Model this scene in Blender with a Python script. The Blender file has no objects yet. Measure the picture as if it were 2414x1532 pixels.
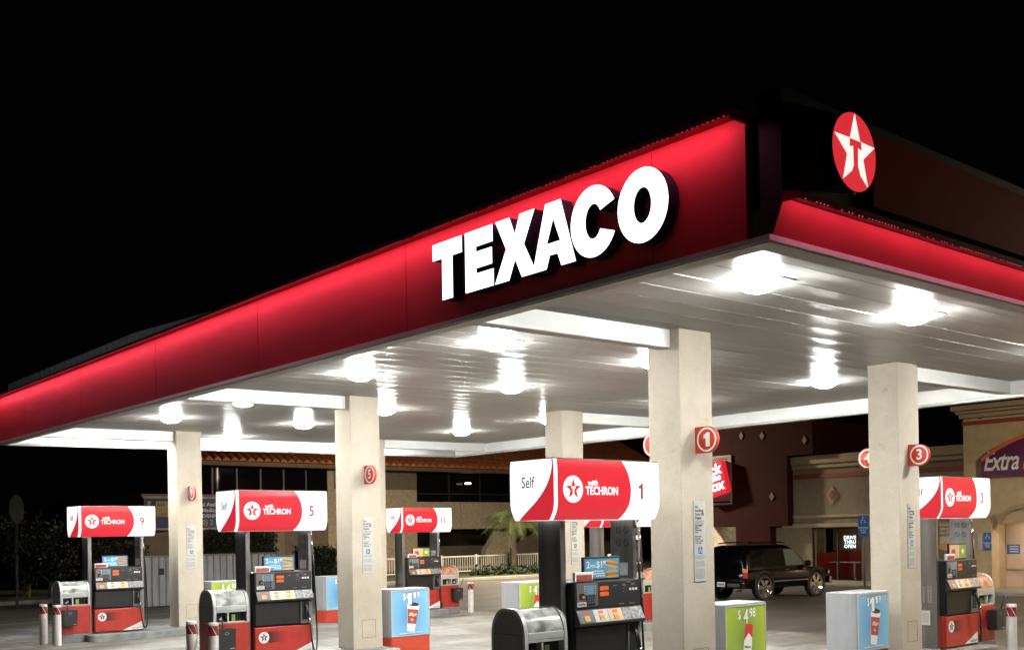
import bpy, bmesh, math, random
from mathutils import Vector, Matrix
random.seed(7)
sc = bpy.context.scene
COL = sc.collection
PI = math.pi

# ------------------------------------------------------------------ survey
# The place was measured from the photograph: X runs away to the right, Y away to the left, Z up.
CAM = Vector((-6.3074, -4.5360, 2.0))
YAW, ROLL, FPX = math.radians(49.369), -0.0168, 2485.0
PX, PY, PW, PH = 1207.0, 1249.5, 2414.0, 1532.0
FW = Vector((math.cos(YAW), math.sin(YAW), 0)); RT = Vector((math.sin(YAW), -math.cos(YAW), 0))
CR, SR = math.cos(ROLL), math.sin(ROLL)

def ray(u, v):
    u -= PX; v -= PY
    return FW + RT * ((CR*u + SR*v)/FPX) + Vector((0, 0, -(-SR*u + CR*v)/FPX))
def bx(u, v, x):
    r = ray(u, v); return CAM + r*((x-CAM.x)/r.x)
def by(u, v, y):
    r = ray(u, v); return CAM + r*((y-CAM.y)/r.y)
def g(x, y): return -.0029*x - .006*y            # the gentle fall of the forecourt
def zc(x, y): return 3.968 + .0107*x - .0014*y   # underside of the canopy rim

LB, LA = 11.677, 18.811
ROWS = (3.324, 10.353, 17.343)
COLX = (2.993, 7.785)
CW, CD = .573, .481

# ------------------------------------------------------------------ materials
def mat(name, col, rough=.5, metal=0., vary=0., vscale=6., bump=0., bscale=60., emis=None, estr=0., spec=.5,
        stretch=None, coat=0., col2=None, vdetail=5, vlo=.35, vhi=.7):
    m = bpy.data.materials.new(name); m.use_nodes = True
    nt = m.node_tree; N = nt.nodes; L = nt.links
    b = N['Principled BSDF']
    b.inputs['Base Color'].default_value = (*col, 1); b.inputs['Roughness'].default_value = rough
    b.inputs['Metallic'].default_value = metal; b.inputs['Specular IOR Level'].default_value = spec
    b.inputs['Coat Weight'].default_value = coat
    tc = N.new('ShaderNodeTexCoord'); src = tc.outputs['Object']
    if stretch:
        mp = N.new('ShaderNodeMapping'); mp.inputs['Scale'].default_value = stretch
        L.new(src, mp.inputs['Vector']); src = mp.outputs['Vector']
    if vary or col2:
        n = N.new('ShaderNodeTexNoise'); n.inputs['Scale'].default_value = vscale; n.inputs['Detail'].default_value = vdetail
        L.new(src, n.inputs['Vector'])
        r = N.new('ShaderNodeValToRGB'); r.color_ramp.elements[0].position = vlo; r.color_ramp.elements[1].position = vhi
        c2 = col2 or tuple(c*(1-vary) for c in col)
        r.color_ramp.elements[0].color = (*c2, 1); r.color_ramp.elements[1].color = (*col, 1)
        L.new(n.outputs['Fac'], r.inputs['Fac']); L.new(r.outputs['Color'], b.inputs['Base Color'])
    if bump:
        n2 = N.new('ShaderNodeTexNoise'); n2.inputs['Scale'].default_value = bscale; n2.inputs['Detail'].default_value = 3
        L.new(src, n2.inputs['Vector'])
        bp = N.new('ShaderNodeBump'); bp.inputs['Strength'].default_value = bump; bp.inputs['Distance'].default_value = .02
        L.new(n2.outputs['Fac'], bp.inputs['Height']); L.new(bp.outputs['Normal'], b.inputs['Normal'])
    if emis:
        b.inputs['Emission Color'].default_value = (*emis, 1); b.inputs['Emission Strength'].default_value = estr
    return m

def emit(name, col, s, base=.02, rough=.4):
    return mat(name, tuple(base*c for c in col), rough, emis=col, estr=s, spec=.3)

M = {}
def lens_mat():
    m = emit('lamp_lens', (.99, 1, .965), 1); nt = m.node_tree; N = nt.nodes; L = nt.links
    tc = N['Texture Coordinate']; vm = N.new('ShaderNodeVectorMath'); vm.operation = 'MULTIPLY'; vm.inputs[1].default_value = (1, 1, 0)
    L.new(tc.outputs['Object'], vm.inputs[0]); ln = N.new('ShaderNodeVectorMath'); ln.operation = 'LENGTH'; L.new(vm.outputs[0], ln.inputs[0])
    mr = N.new('ShaderNodeMapRange'); mr.interpolation_type = 'SMOOTHSTEP'
    for k, v in (('From Min', .12), ('From Max', .20), ('To Min', 520.), ('To Max', 320.)): mr.inputs[k].default_value = v
    L.new(ln.outputs['Value'], mr.inputs['Value']); L.new(mr.outputs['Result'], N['Principled BSDF'].inputs['Emission Strength'])
    return m
M['lens'] = lens_mat()      # a hot lamp in the middle of a diffusing dome
M['led'] = emit('red_led', (1, .20, .26), .62)
M['ledline'] = emit('red_led_channel', (1, .30, .48), 30)
M['ledline2'] = emit('skirt_led_channel', (1, .30, .48), 19)
M['redpaint'] = mat('red_fascia_paint', (.50, .034, .045), .6, col2=(.38, .026, .035), vscale=1.1, stretch=(1, .5, 2.5), spec=.12, bump=.25, bscale=1.6)
M['redband'] = mat('red_band_paint', (.32, .018, .028), .7, spec=.04)
M['black'] = mat('black_fascia', (.004, .004, .005), .6, spec=.15)
M['parapet'] = mat('dark_parapet_metal', (.05, .06, .075), .5, vary=.4, vscale=2, stretch=(1, 6, .4))
M['ceil'] = mat('ceiling_pan_paint', (.60, .59, .57), .36, metal=.34, vary=.10, vscale=.8, bump=.06, bscale=2.2, stretch=(.35, 3., 1), spec=.6)
def ceil_bump():
    m = M['ceil']; nt = m.node_tree; N = nt.nodes; L = nt.links
    mp = N.new('ShaderNodeMapping'); mp.inputs['Scale'].default_value = (.6, 55., 1.)
    L.new(N['Texture Coordinate'].outputs['Object'], mp.inputs['Vector'])
    n = N.new('ShaderNodeTexNoise'); n.inputs['Scale'].default_value = 2.; n.inputs['Detail'].default_value = 4
    L.new(mp.outputs['Vector'], n.inputs['Vector'])
    b1 = [x for x in N if x.type == 'BUMP'][0]
    b2 = N.new('ShaderNodeBump'); b2.inputs['Strength'].default_value = .11; b2.inputs['Distance'].default_value = .004
    L.new(n.outputs['Fac'], b2.inputs['Height']); L.new(b1.outputs['Normal'], b2.inputs['Normal']); L.new(b2.outputs['Normal'], N['Principled BSDF'].inputs['Normal'])
ceil_bump()     # fine rolled lines along the pans spread reflections across them
M['trim'] = mat('canopy_trim_metal', (.60, .59, .56), .36, metal=.1, vary=.12, vscale=1.2)
M['beam'] = mat('beam_paint', (.90, .90, .88), .38, vary=.05, vscale=2)
M['stucco'] = mat('pebble_stucco', (.50, .45, .372), .85, col2=(.45, .40, .325), vscale=90, vdetail=4, vlo=.36, vhi=.64, bump=.35, bscale=110, spec=.25)
def grime(m, scale, lo, hi, dark, stretch=(1,1,1)):
    nt = m.node_tree; N = nt.nodes; L = nt.links; b = N['Principled BSDF']
    src = b.inputs['Base Color'].links[0].from_socket
    mp = N.new('ShaderNodeMapping'); mp.inputs['Scale'].default_value = stretch; L.new(N['Texture Coordinate'].outputs['Object'], mp.inputs['Vector'])
    n = N.new('ShaderNodeTexNoise'); n.inputs['Scale'].default_value = scale; n.inputs['Detail'].default_value = 7; n.inputs['Roughness'].default_value = .65
    L.new(mp.outputs['Vector'], n.inputs['Vector'])
    r = N.new('ShaderNodeValToRGB'); r.color_ramp.elements[0].position = lo; r.color_ramp.elements[1].position = hi
    r.color_ramp.elements[0].color = (*dark, 1); r.color_ramp.elements[1].color = (1, 1, 1, 1); L.new(n.outputs['Fac'], r.inputs['Fac'])
    mm = N.new('ShaderNodeMixRGB'); mm.blend_type = 'MULTIPLY'; mm.inputs['Fac'].default_value = 1
    L.new(src, mm.inputs['Color1']); L.new(r.outputs['Color'], mm.inputs['Color2']); L.new(mm.outputs['Color'], b.inputs['Base Color'])
grime(M['stucco'], 1.6, .34, .60, (.87, .85, .81)); grime(M['stucco'], 6., .26, .36, (.78, .76, .72))
M['seam'] = mat('dark_joint', (.12, .10, .08), .8)
M['steel'] = mat('brushed_steel', (.42, .40, .385), .3, metal=.85, vary=.35, vscale=3, bump=.04, bscale=30, stretch=(3, 3, .25))
M['steeldark'] = mat('dull_steel', (.23, .22, .215), .38, metal=.75, vary=.3, vscale=3)
M['pumpblack'] = mat('pump_black', (.009, .009, .010), .40, vary=.3, vscale=9)
M['pumpgrey'] = mat('pump_charcoal', (.020, .020, .022), .45, vary=.2, vscale=9)
M['pumpred'] = mat('pump_red', (.42, .034, .022), .38, vary=.18, vscale=5)
M['white'] = mat('white_vinyl', (.78, .77, .74), .45)
M['plate'] = mat('notice_plate', (.46, .455, .425), .45, vary=.08, vscale=6)
M['navy'] = mat('navy_vinyl', (.02, .02, .04), .5)
M['redvinyl'] = mat('red_vinyl', (.50, .03, .025), .4)
M['ink'] = mat('black_ink', (.025, .025, .028), .6)
M['greyink'] = mat('grey_ink', (.22, .22, .22), .6)
M['s_white'] = emit('lit_white_panel', (1, .99, .97), 1.25)
M['s_red'] = emit('lit_red_panel', (.64, .026, .04), 1.0, base=.25, rough=.25)
M['s_line'] = emit('lit_navy_line', (.09, .03, .07), 1)
M['s_text'] = emit('lit_green_black_text', (.02, .04, .035), 1)
M['s_num'] = emit('lit_red_number', (.42, .05, .09), 1)
M['letter'] = emit('lit_letter_white', (1, 1, 1), 2.2)
M['letterside'] = mat('letter_return', (.008, .012, .022), .5, spec=.2)
M['b_red'] = emit('badge_red', (.70, .028, .04), 1.0)
M['b_white'] = emit('badge_white', (1, .95, .86), 1.0)
M['silver'] = mat('silver_plastic', (.50, .51, .50), .38, metal=.15, vary=.08, vscale=4)
M['binside'] = mat('grey_bin_side', (.19, .185, .18), .5, vary=.15, vscale=5)
M['glasslid'] = mat('scuffed_clear_lid', (.55, .56, .54), .16, col2=(.16, .16, .15), vscale=5, vlo=.42, vhi=.62, spec=.8, coat=.5)
M['orangelid'] = mat('orange_poster_lid', (.52, .12, .05), .25, col2=(.55, .38, .26), vscale=9, coat=.5)
M['plinth'] = mat('grey_plinth', (.20, .205, .20), .6, vary=.25, vscale=4)
M['hole'] = mat('dark_opening', (.006, .006, .007), .7)
M['paper'] = mat('paper', (.72, .71, .67), .7)
M['yellow'] = mat('yellow_button', (.62, .36, .04), .4)
M['orange'] = mat('orange_sticker', (.70, .13, .03), .45)
M['peach'] = mat('peach_panel', (.62, .42, .29), .35)
M['palegrey'] = mat('pale_grey_panel', (.55, .54, .53), .3, metal=.2)
M['midgrey'] = mat('mid_grey_panel', (.14, .135, .13), .35)
M['crinkle'] = mat('worn_clear_panel', (.33, .33, .32), .18, col2=(.12, .12, .12), vscale=26, bump=.5, bscale=40, coat=.6)
M['screen'] = emit('blue_lcd', (.17, .33, .44), .8)
M['keypad'] = mat('keypad', (.10, .12, .14), .4)
M['hose'] = mat('rubber_hose', (.012, .012, .013), .35)
M['chrome'] = mat('chrome', (.72, .72, .72), .12, metal=1.)
M['bollard'] = mat('white_bollard_paint', (.70, .66, .62), .45, vary=.12, vscale=8)
M['bollardred'] = mat('dark_red_tape', (.20, .018, .02), .4)
M['signred'] = mat('sign_red', (.52, .042, .018), .4)
M['posterblue'] = mat('sky_blue_poster', (.20, .44, .64), .3, col2=(.07, .25, .52), vscale=1.6, vdetail=1, vlo=.40, vhi=.56, coat=.4)
M['topgreen'] = mat('lime_card', (.30, .40, .05), .4, vary=.2, vscale=8)
M['topperblue'] = mat('topper_blue_poster', (.11, .34, .55), .3, vary=.15, vscale=4, coat=.4)
M['postergreen'] = mat('lime_poster', (.36, .46, .045), .3, col2=(.17, .29, .05), vscale=1.6, vdetail=1, vlo=.40, vhi=.56, coat=.4)
M['cupred'] = mat('maroon_cup_print', (.25, .012, .03), .4, col2=(.40, .10, .07), vscale=30)
M['cola'] = mat('cola', (.05, .025, .015), .3)
M['bun'] = mat('bun_print', (.62, .33, .10), .4)
M['sausage'] = mat('sausage_print', (.26, .06, .02), .4)
M['cabinet'] = mat('silver_cabinet', (.33, .335, .345), .45, metal=.1, vary=.12, vscale=3, stretch=(3, 3, .5))
M['cabred'] = mat('cabinet_red_base', (.48, .05, .022), .5, vary=.15, vscale=5)
M['kerb'] = mat('painted_island_kerb', (.255, .265, .255), .6, vary=.35, vscale=5, bump=.12, bscale=40)
M['stone'] = mat('road_kerb', (.34, .32, .28), .8, vary=.3, vscale=4)
M['tan'] = mat('tan_stucco', (.50, .39, .245), .85, vary=.14, vscale=5, bump=.25, bscale=60)
M['tan2'] = mat('buff_stucco', (.25, .21, .15), .85, spec=.15, vary=.15, vscale=5, bump=.25, bscale=60)
M['block'] = mat('split_face_block', (.47, .39, .28), .9, col2=(.31, .25, .175), vscale=7, vdetail=9, bump=.6, bscale=30)
M['maroon'] = mat('maroon_stucco', (.036, .008, .007), .85, vary=.2, vscale=4, spec=.08)
M['stripe'] = mat('rust_red_stripe', (.24, .045, .025), .7)
M['cornice'] = mat('cornice_moulding', (.36, .285, .19), .8, vary=.1, vscale=5)
M['terracotta'] = mat('terracotta_tile', (.52, .17, .06), .75, col2=(.34, .10, .035), vscale=2.5)
M['wood'] = mat('brown_eave', (.17, .11, .065), .7, vary=.3, vscale=4)
M['darkwin'] = mat('dark_window_glass', (.005, .005, .006), .03, spec=.2)
M['winframe'] = mat('dark_window_frame', (.02, .018, .017), .5)
M['darkwall'] = mat('shaded_brown_wall', (.16, .12, .085), .85, vary=.2, vscale=3)  # an even dark brown with slight random variation
M['rail'] = mat('white_rail', (.55, .52, .47), .5)
M['corr'] = mat('grey_corrugated_metal', (.40, .415, .44), .45, metal=.1, vary=.25, vscale=2, stretch=(6, 6, .5))
M['leaf'] = mat('hedge_leaf', (.028, .048, .012), .7, col2=(.008, .014, .005), vscale=2.5)
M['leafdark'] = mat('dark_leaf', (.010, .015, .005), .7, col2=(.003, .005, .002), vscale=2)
M['palmleaf'] = mat('palm_frond', (.12, .14, .055), .5, col2=(.055, .07, .025), vscale=3)
M['trunk'] = mat('trunk_bark', (.20, .16, .11), .9, col2=(.10, .075, .05), vscale=14, bump=.6, bscale=25)
M['lawn'] = mat('lawn', (.06, .075, .02), .9, col2=(.035, .04, .015), vscale=3)
M['bluesign'] = mat('blue_sign', (.02, .13, .42), .45)
M['hordblue'] = mat('blue_board', (.016, .035, .12), .6)
M['hordyel'] = mat('cream_yellow_board', (.30, .27, .11), .5)
M['purple'] = mat('purple_sign', (.11, .013, .09), .4)
M['signorange'] = mat('orange_sign_edge', (.62, .15, .035), .4)
M['silvertext'] = mat('silver_lettering', (.80, .80, .82), .35)
M['carpaint'] = mat('black_car_paint', (.002, .002, .0025), .14, spec=.35, coat=.25)
M['carglass'] = mat('tinted_car_glass', (.002, .002, .003), .06, spec=.2)
M['carglass2'] = mat('clearer_side_glass', (.10, .12, .10), .08)
M['tyre'] = mat('tyre_rubber', (.012, .012, .012), .7)
M['tail'] = emit('tail_light', (.40, .02, .03), 1.0, rough=.15)
M['amber'] = emit('amber_lamp', (.55, .25, .05), .8, rough=.15)
M['ovalpanel'] = mat('dim_oval_panel', (.022, .018, .015), .7)
M['jackred'] = emit('lit_red_sign', (.74, .016, .035), 1.0)
M['neon'] = emit('neon_white', (.86, .93, 1.0), 2.5)
M['redwall'] = mat('red_dado', (.28, .03, .015), .6)
M['roomwall'] = mat('dining_wall', (.33, .25, .16), .8, vary=.2)
M['doorpink'] = mat('pale_door', (.60, .47, .36), .6, vary=.08, vscale=3)
M['slats'] = mat('grey_blinds', (.24, .225, .20), .6)
M['lotlamp'] = emit('lot_lamp_glow', (1, .80, .56), 3000)  # glow of the lamp posts added out of sight
M['lotlamp2'] = emit('far_lot_lamp_glow', (1, .84, .62), 5200)
M['lotlamp3'] = emit('side_lot_lamp_glow', (.86, .92, 1), 260)
M['lampwarm'] = emit('warm_downlight', (1, .80, .60), 170)
M['lampwin'] = emit('dining_lamp', (1, .7, .4), 7)
M['bluepaint'] = mat('blue_line_paint', (.06, .10, .30), .7, vary=.4, vscale=8)
M['whitepaint'] = mat('worn_white_line', (.40, .39, .36), .7, vary=.4, vscale=8)

def ground_mat(name, c1, c2, sc1, streak, joints=False, rough=.7):
    m = mat(name, c1, rough); nt = m.node_tree; N = nt.nodes; L = nt.links; b = N['Principled BSDF']
    tc = N['Texture Coordinate'] if 'Texture Coordinate' in N else N.new('ShaderNodeTexCoord')
    n1 = N.new('ShaderNodeTexNoise'); n1.inputs['Scale'].default_value = sc1; n1.inputs['Detail'].default_value = 8
    L.new(tc.outputs['Object'], n1.inputs['Vector'])
    mp = N.new('ShaderNodeMapping'); mp.inputs['Scale'].default_value = streak; mp.inputs['Rotation'].default_value = (0, 0, .08)
    L.new(tc.outputs['Object'], mp.inputs['Vector'])
    n2 = N.new('ShaderNodeTexNoise'); n2.inputs['Scale'].default_value = 1; n2.inputs['Detail'].default_value = 6
    L.new(mp.outputs['Vector'], n2.inputs['Vector'])
    mx = N.new('ShaderNodeMath'); mx.operation = 'MULTIPLY_ADD'; mx.inputs[1].default_value = .5
    L.new(n1.outputs['Fac'], mx.inputs[0])
    m2 = N.new('ShaderNodeMath'); m2.operation = 'MULTIPLY'; m2.inputs[1].default_value = .5
    L.new(n2.outputs['Fac'], m2.inputs[0]); L.new(m2.outputs[0], mx.inputs[2])
    r = N.new('ShaderNodeValToRGB'); r.color_ramp.elements[0].position = .36; r.color_ramp.elements[1].position = .62
    r.color_ramp.elements[0].color = (*c2, 1); r.color_ramp.elements[1].color = (*c1, 1)
    L.new(mx.outputs[0], r.inputs['Fac'])
    out = r.outputs['Color']
    if joints:
        br = N.new('ShaderNodeTexBrick'); br.inputs['Scale'].default_value = .26; br.offset = 0
        br.inputs['Mortar Size'].default_value = .004; br.inputs['Brick Width'].default_value = 1.; br.inputs['Row Height'].default_value = 1.
        br.inputs['Color1'].default_value = (1, 1, 1, 1); br.inputs['Color2'].default_value = (.9, .9, .9, 1); br.inputs['Mortar'].default_value = (.35, .33, .3, 1)
        L.new(tc.outputs['Object'], br.inputs['Vector'])
        mm = N.new('ShaderNodeMixRGB'); mm.blend_type = 'MULTIPLY'; mm.inputs['Fac'].default_value = 1
        L.new(out, mm.inputs['Color1']); L.new(br.outputs['Color'], mm.inputs['Color2']); out = mm.outputs['Color']
    L.new(out, b.inputs['Base Color'])
    n3 = N.new('ShaderNodeTexNoise'); n3.inputs['Scale'].default_value = 90; L.new(tc.outputs['Object'], n3.inputs['Vector'])
    bp = N.new('ShaderNodeBump'); bp.inputs['Strength'].default_value = .25; bp.inputs['Distance'].default_value = .01
    L.new(n3.outputs['Fac'], bp.inputs['Height']); L.new(bp.outputs['Normal'], b.inputs['Normal'])
    return m
M['asphalt'] = ground_mat('asphalt', (.105, .095, .082), (.052, .048, .043), .5, (.25, 1.6, 1))
M['concrete_'] = 0
M['concrete'] = ground_mat('stained_concrete', (.245, .235, .212), (.125, .118, .106), .55, (.22, 2.2, 1), True)

del M['concrete_']
grime(M['concrete'], .55, .38, .54, (.62, .60, .57)); grime(M['concrete'], 3.2, .30, .46, (.55, .53, .50)); grime(M['concrete'], .9, .30, .40, (.42, .41, .39), (.5, 1.5, 1)); grime(M['asphalt'], .35, .38, .56, (.62, .61, .6), (.5, 1.6, 1))
def poster_mat(key, c_out, c_in):
    m = M[key]; nt = m.node_tree; N = nt.nodes; L = nt.links
    vm = N.new('ShaderNodeVectorMath'); vm.operation = 'MULTIPLY_ADD'; vm.inputs[1].default_value = (1.5, 1.15, 0); vm.inputs[2].default_value = (.02, -.75, 0)
    L.new(N['Texture Coordinate'].outputs['Object'], vm.inputs[0]); ln = N.new('ShaderNodeVectorMath'); ln.operation = 'LENGTH'; L.new(vm.outputs[0], ln.inputs[0])
    r = N.new('ShaderNodeValToRGB'); r.color_ramp.elements[0].position = .05; r.color_ramp.elements[1].position = .62
    r.color_ramp.elements[0].color = (*c_in, 1); r.color_ramp.elements[1].color = (*c_out, 1)
    L.new(ln.outputs['Value'], r.inputs['Fac']); L.new(r.outputs['Color'], N['Principled BSDF'].inputs['Base Color'])
poster_mat('posterblue', (.22, .47, .66), (.08, .27, .55)); poster_mat('postergreen', (.38, .48, .045), (.16, .28, .05))

# smear of printed shade on the red pump door: a printed graphic that fades to the red
def smear_mat():
    m = mat('printed_smear', (.42, .034, .022), .4); nt = m.node_tree; N = nt.nodes; L = nt.links
    tc = N['Texture Coordinate']; sp = N.new('ShaderNodeSeparateXYZ'); L.new(tc.outputs['Object'], sp.inputs[0])
    mr = N.new('ShaderNodeMapRange'); mr.inputs['From Min'].default_value = 0; mr.inputs['From Max'].default_value = .36
    L.new(sp.outputs['X'], mr.inputs['Value'])
    r = N.new('ShaderNodeValToRGB'); r.color_ramp.elements[0].color = (.012, .01, .01, 1); r.color_ramp.elements[1].color = (.46, .026, .02, 1)
    L.new(mr.outputs['Result'], r.inputs['Fac']); L.new(r.outputs['Color'], N['Principled BSDF'].inputs['Base Color'])
    return m
M['smear'] = smear_mat()

# ------------------------------------------------------------------ mesh helpers
class MB:
    def __init__(s): s.v = []; s.f = []; s.mi = []; s.sm = []
    def add(s, vs, fs, mi=0, smooth=False):
        o = len(s.v); s.v += [tuple(v) for v in vs]
        for f in fs: s.f.append(tuple(i+o for i in f)); s.mi.append(mi); s.sm.append(smooth)
        return s
    def box(s, x0, x1, y0, y1, z0, z1, mi=0):
        return s.add([(x0,y0,z0),(x1,y0,z0),(x1,y1,z0),(x0,y1,z0),(x0,y0,z1),(x1,y0,z1),(x1,y1,z1),(x0,y1,z1)],
            [(0,3,2,1),(4,5,6,7),(0,1,5,4),(1,2,6,5),(2,3,7,6),(3,0,4,7)], mi)
    def prism(s, pts, axis, a0, a1, mi=0, smooth=False):
        # pts: 2D outline in the plane across `axis`; x:(y,z) y:(x,z) z:(x,y)
        n = len(pts)
        def P(p, a): return (a,p[0],p[1]) if axis == 'x' else (p[0],a,p[1]) if axis == 'y' else (p[0],p[1],a)
        vs = [P(p,a0) for p in pts] + [P(p,a1) for p in pts]
        s.add(vs, [tuple(range(n-1,-1,-1)), tuple(range(n,2*n))], mi)
        s.add(vs, [(i,(i+1)%n,(i+1)%n+n,i+n) for i in range(n)], mi, smooth)
        return s
    def lathe(s, prof, cx=0, cy=0, n=24, mi=0, axis='z', smooth=True):
        vs = []
        for r, z in prof:
            for k in range(n):
                a = 2*PI*k/n
                p = (r*math.cos(a), r*math.sin(a), z)
                if axis == 'y': p = (p[0], p[2], p[1])
                if axis == 'x': p = (p[2], p[0], p[1])
                vs.append((p[0]+(cx if axis != 'x' else 0), p[1]+(cy if axis != 'y' else 0), p[2]))
        fs = []
        for i in range(len(prof)-1):
            for k in range(n):
                fs.append((i*n+k, i*n+(k+1)%n, (i+1)*n+(k+1)%n, (i+1)*n+k))
        return s.add(vs, fs, mi, smooth)
    def tube(s, path, r, n=8, mi=0):
        path = [Vector(p) for p in path]; vs = []; fs = []
        for i, p in enumerate(path):
            d = (path[min(i+1,len(path)-1)] - path[max(i-1,0)]).normalized()
            a = d.orthogonal().normalized() if i == 0 else (a - d*a.dot(d)).normalized()
            b = d.cross(a); rr = r[i] if isinstance(r, (list, tuple)) else r
            for k in range(n):
                t = 2*PI*k/n; vs.append(p + (a*math.cos(t) + b*math.sin(t))*rr)
        for i in range(len(path)-1):
            for k in range(n): fs.append((i*n+k, i*n+(k+1)%n, (i+1)*n+(k+1)%n, (i+1)*n+k))
        fs += [tuple(range(n-1,-1,-1)), tuple(range((len(path)-1)*n, len(path)*n))]
        return s.add(vs, fs, mi, True)
    def quad(s, a, b, c, d, mi=0): return s.add([a,b,c,d], [(0,1,2,3)], mi)
    def build(s, name, mats, parent=None, loc=(0,0,0), rz=0., bevel=0., seg=2, fix=False, fn=None):
        me = bpy.data.meshes.new(name)
        vs = [fn(*v) for v in s.v] if fn else s.v
        me.from_pydata(vs, [], s.f)
        for m in (mats if isinstance(mats, (list, tuple)) else [mats]): me.materials.append(m)
        me.polygons.foreach_set('material_index', s.mi); me.polygons.foreach_set('use_smooth', s.sm)
        if fix:
            bm = bmesh.new(); bm.from_mesh(me); bmesh.ops.remove_doubles(bm, verts=bm.verts, dist=1e-5)
            bmesh.ops.recalc_face_normals(bm, faces=bm.faces); bm.to_mesh(me); bm.free()
        me.update()
        return put(name, me, parent, loc, rz, bevel, seg)

def put(name, me, parent=None, loc=(0,0,0), rz=0., bevel=0., seg=2):
    o = bpy.data.objects.new(name, me); COL.objects.link(o)
    o.location = loc; o.rotation_euler = (0,0,rz)
    if parent: o.parent = parent
    if bevel:
        b = o.modifiers.new('edge', 'BEVEL'); b.width = bevel; b.segments = seg; b.limit_method = 'ANGLE'; b.angle_limit = .6
        b.harden_normals = False
    return o
def tag(o, label=None, cat=None, group=None, kind=None):
    if label: o['label'] = label
    if cat: o['category'] = cat
    if group: o['group'] = group
    if kind: o['kind'] = kind
    return o
def thing(name, label, cat, loc=(0,0,0), rz=0., group=None):
    o = bpy.data.objects.new(name, None); COL.objects.link(o); o.empty_display_size = .2
    o.location = loc; o.rotation_euler = (0,0,rz)
    return tag(o, label, cat, group)
def struct(o): o['kind'] = 'structure'; return o
def copy_tree(o, parent=None):
    c = o.copy(); COL.objects.link(c); c.parent = parent
    for ch in list(o.children): copy_tree(ch, c)
    return c

# orientation of flat work: 'front' faces -Y, 'side' faces -X
def frame(face):
    if face == 'front': r, u = Vector((1,0,0)), Vector((0,0,1))
    elif face == 'side': r, u = Vector((0,-1,0)), Vector((0,0,1))
    elif face == 'back': r, u = Vector((-1,0,0)), Vector((0,0,1))
    else: r, u = face
    n = r.cross(u)
    return Matrix((r, u, n)).transposed()
def curve_mesh(loops, depth):
    cu = bpy.data.curves.new('outline', 'CURVE'); cu.dimensions = '2D'; cu.fill_mode = 'BOTH'; cu.extrude = depth/2
    for lp in loops:
        sp = cu.splines.new('POLY'); sp.points.add(len(lp)-1); sp.use_cyclic_u = True
        for p, q in zip(sp.points, lp): p.co = (q[0], q[1], 0, 1)
    o = bpy.data.objects.new('outline', cu); COL.objects.link(o)
    dg = bpy.context.evaluated_depsgraph_get(); me = bpy.data.meshes.new_from_object(o.evaluated_get(dg))
    bpy.data.objects.remove(o); bpy.data.curves.remove(cu)
    for v in me.vertices: v.co.z += depth/2
    return me
def text_mesh(body, size, bold=0., shear=0., depth=.002, align='CENTER', spacing=1., line=1., sx=1.):
    cu = bpy.data.curves.new('text', 'FONT'); cu.body = body; cu.size = size; cu.offset = bold*size; cu.shear = shear
    cu.extrude = depth/2; cu.align_x = align; cu.align_y = 'CENTER'; cu.space_character = spacing; cu.space_line = line
    cu.resolution_u = 3
    o = bpy.data.objects.new('text', cu); COL.objects.link(o)
    dg = bpy.context.evaluated_depsgraph_get(); me = bpy.data.meshes.new_from_object(o.evaluated_get(dg))
    bpy.data.objects.remove(o); bpy.data.curves.remove(cu)
    for v in me.vertices: v.co.z += depth/2; v.co.x *= sx
    return me
def flat(name, me, m, parent, origin, face='front', tilt=0.):
    me.materials.clear(); me.materials.append(m); me.name = name
    o = bpy.data.objects.new(name, me); COL.objects.link(o)
    if parent: o.parent = parent
    R = frame(face)
    if tilt: R = R @ Matrix.Rotation(tilt, 3, 'Z')
    o.matrix_basis = Matrix.Translation(origin) @ R.to_4x4()
    return o
def rect(x0, x1, y0, y1): return [(x0,y0),(x1,y0),(x1,y1),(x0,y1)]
def circ(cx, cy, r, n=32, ry=None): return [(cx+r*math.cos(2*PI*k/n), cy+(ry or r)*math.sin(2*PI*k/n)) for k in range(n)]
def star_pts(R, ri=.40):
    return [((R if k % 2 == 0 else R*ri)*math.sin(PI*k/5), (R if k % 2 == 0 else R*ri)*math.cos(PI*k/5)) for k in range(10)]
def digit_one(s, b=.19):   # a flagged upright numeral, drawn as in the photographed signs
    return [[(-.06*s,-.5*s*.73),((b-.06)*s,-.5*s*.73),((b-.06)*s,.5*s*.73),(-.03*s,.5*s*.73),(-.07*s,.40*s*.73),(-.20*s,.33*s*.73),(-.20*s,(.33-b*1.0)*s*.73),(-.06*s,(.33-b*.9)*s*.73)]]
def tee(R): # the serifed T set in the star
    return [(-.24*R,.26*R),(.24*R,.26*R),(.26*R,.06*R),(.10*R,.10*R),(.085*R,-.42*R),(.17*R,-.62*R),(0,-.52*R),(-.17*R,-.62*R),(-.085*R,-.42*R),(-.10*R,.10*R),(-.26*R,.06*R)]
def roundel(parent, origin, face, R, mdisc, mstar, mtee, name='emblem'):
    d = flat(name, curve_mesh([circ(0,0,R,40)], .003), mdisc, parent, origin, face)
    s = flat('star', curve_mesh([star_pts(R*.80)], .002), mstar, d, (0,0,.0032), (Vector((1,0,0)), Vector((0,1,0))))
    flat('star_letter', curve_mesh([tee(R*.80)], .002), mtee, d, (0,0,.0055), (Vector((1,0,0)), Vector((0,1,0))))
    return d
FLAT = (Vector((1,0,0)), Vector((0,1,0)))
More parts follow.
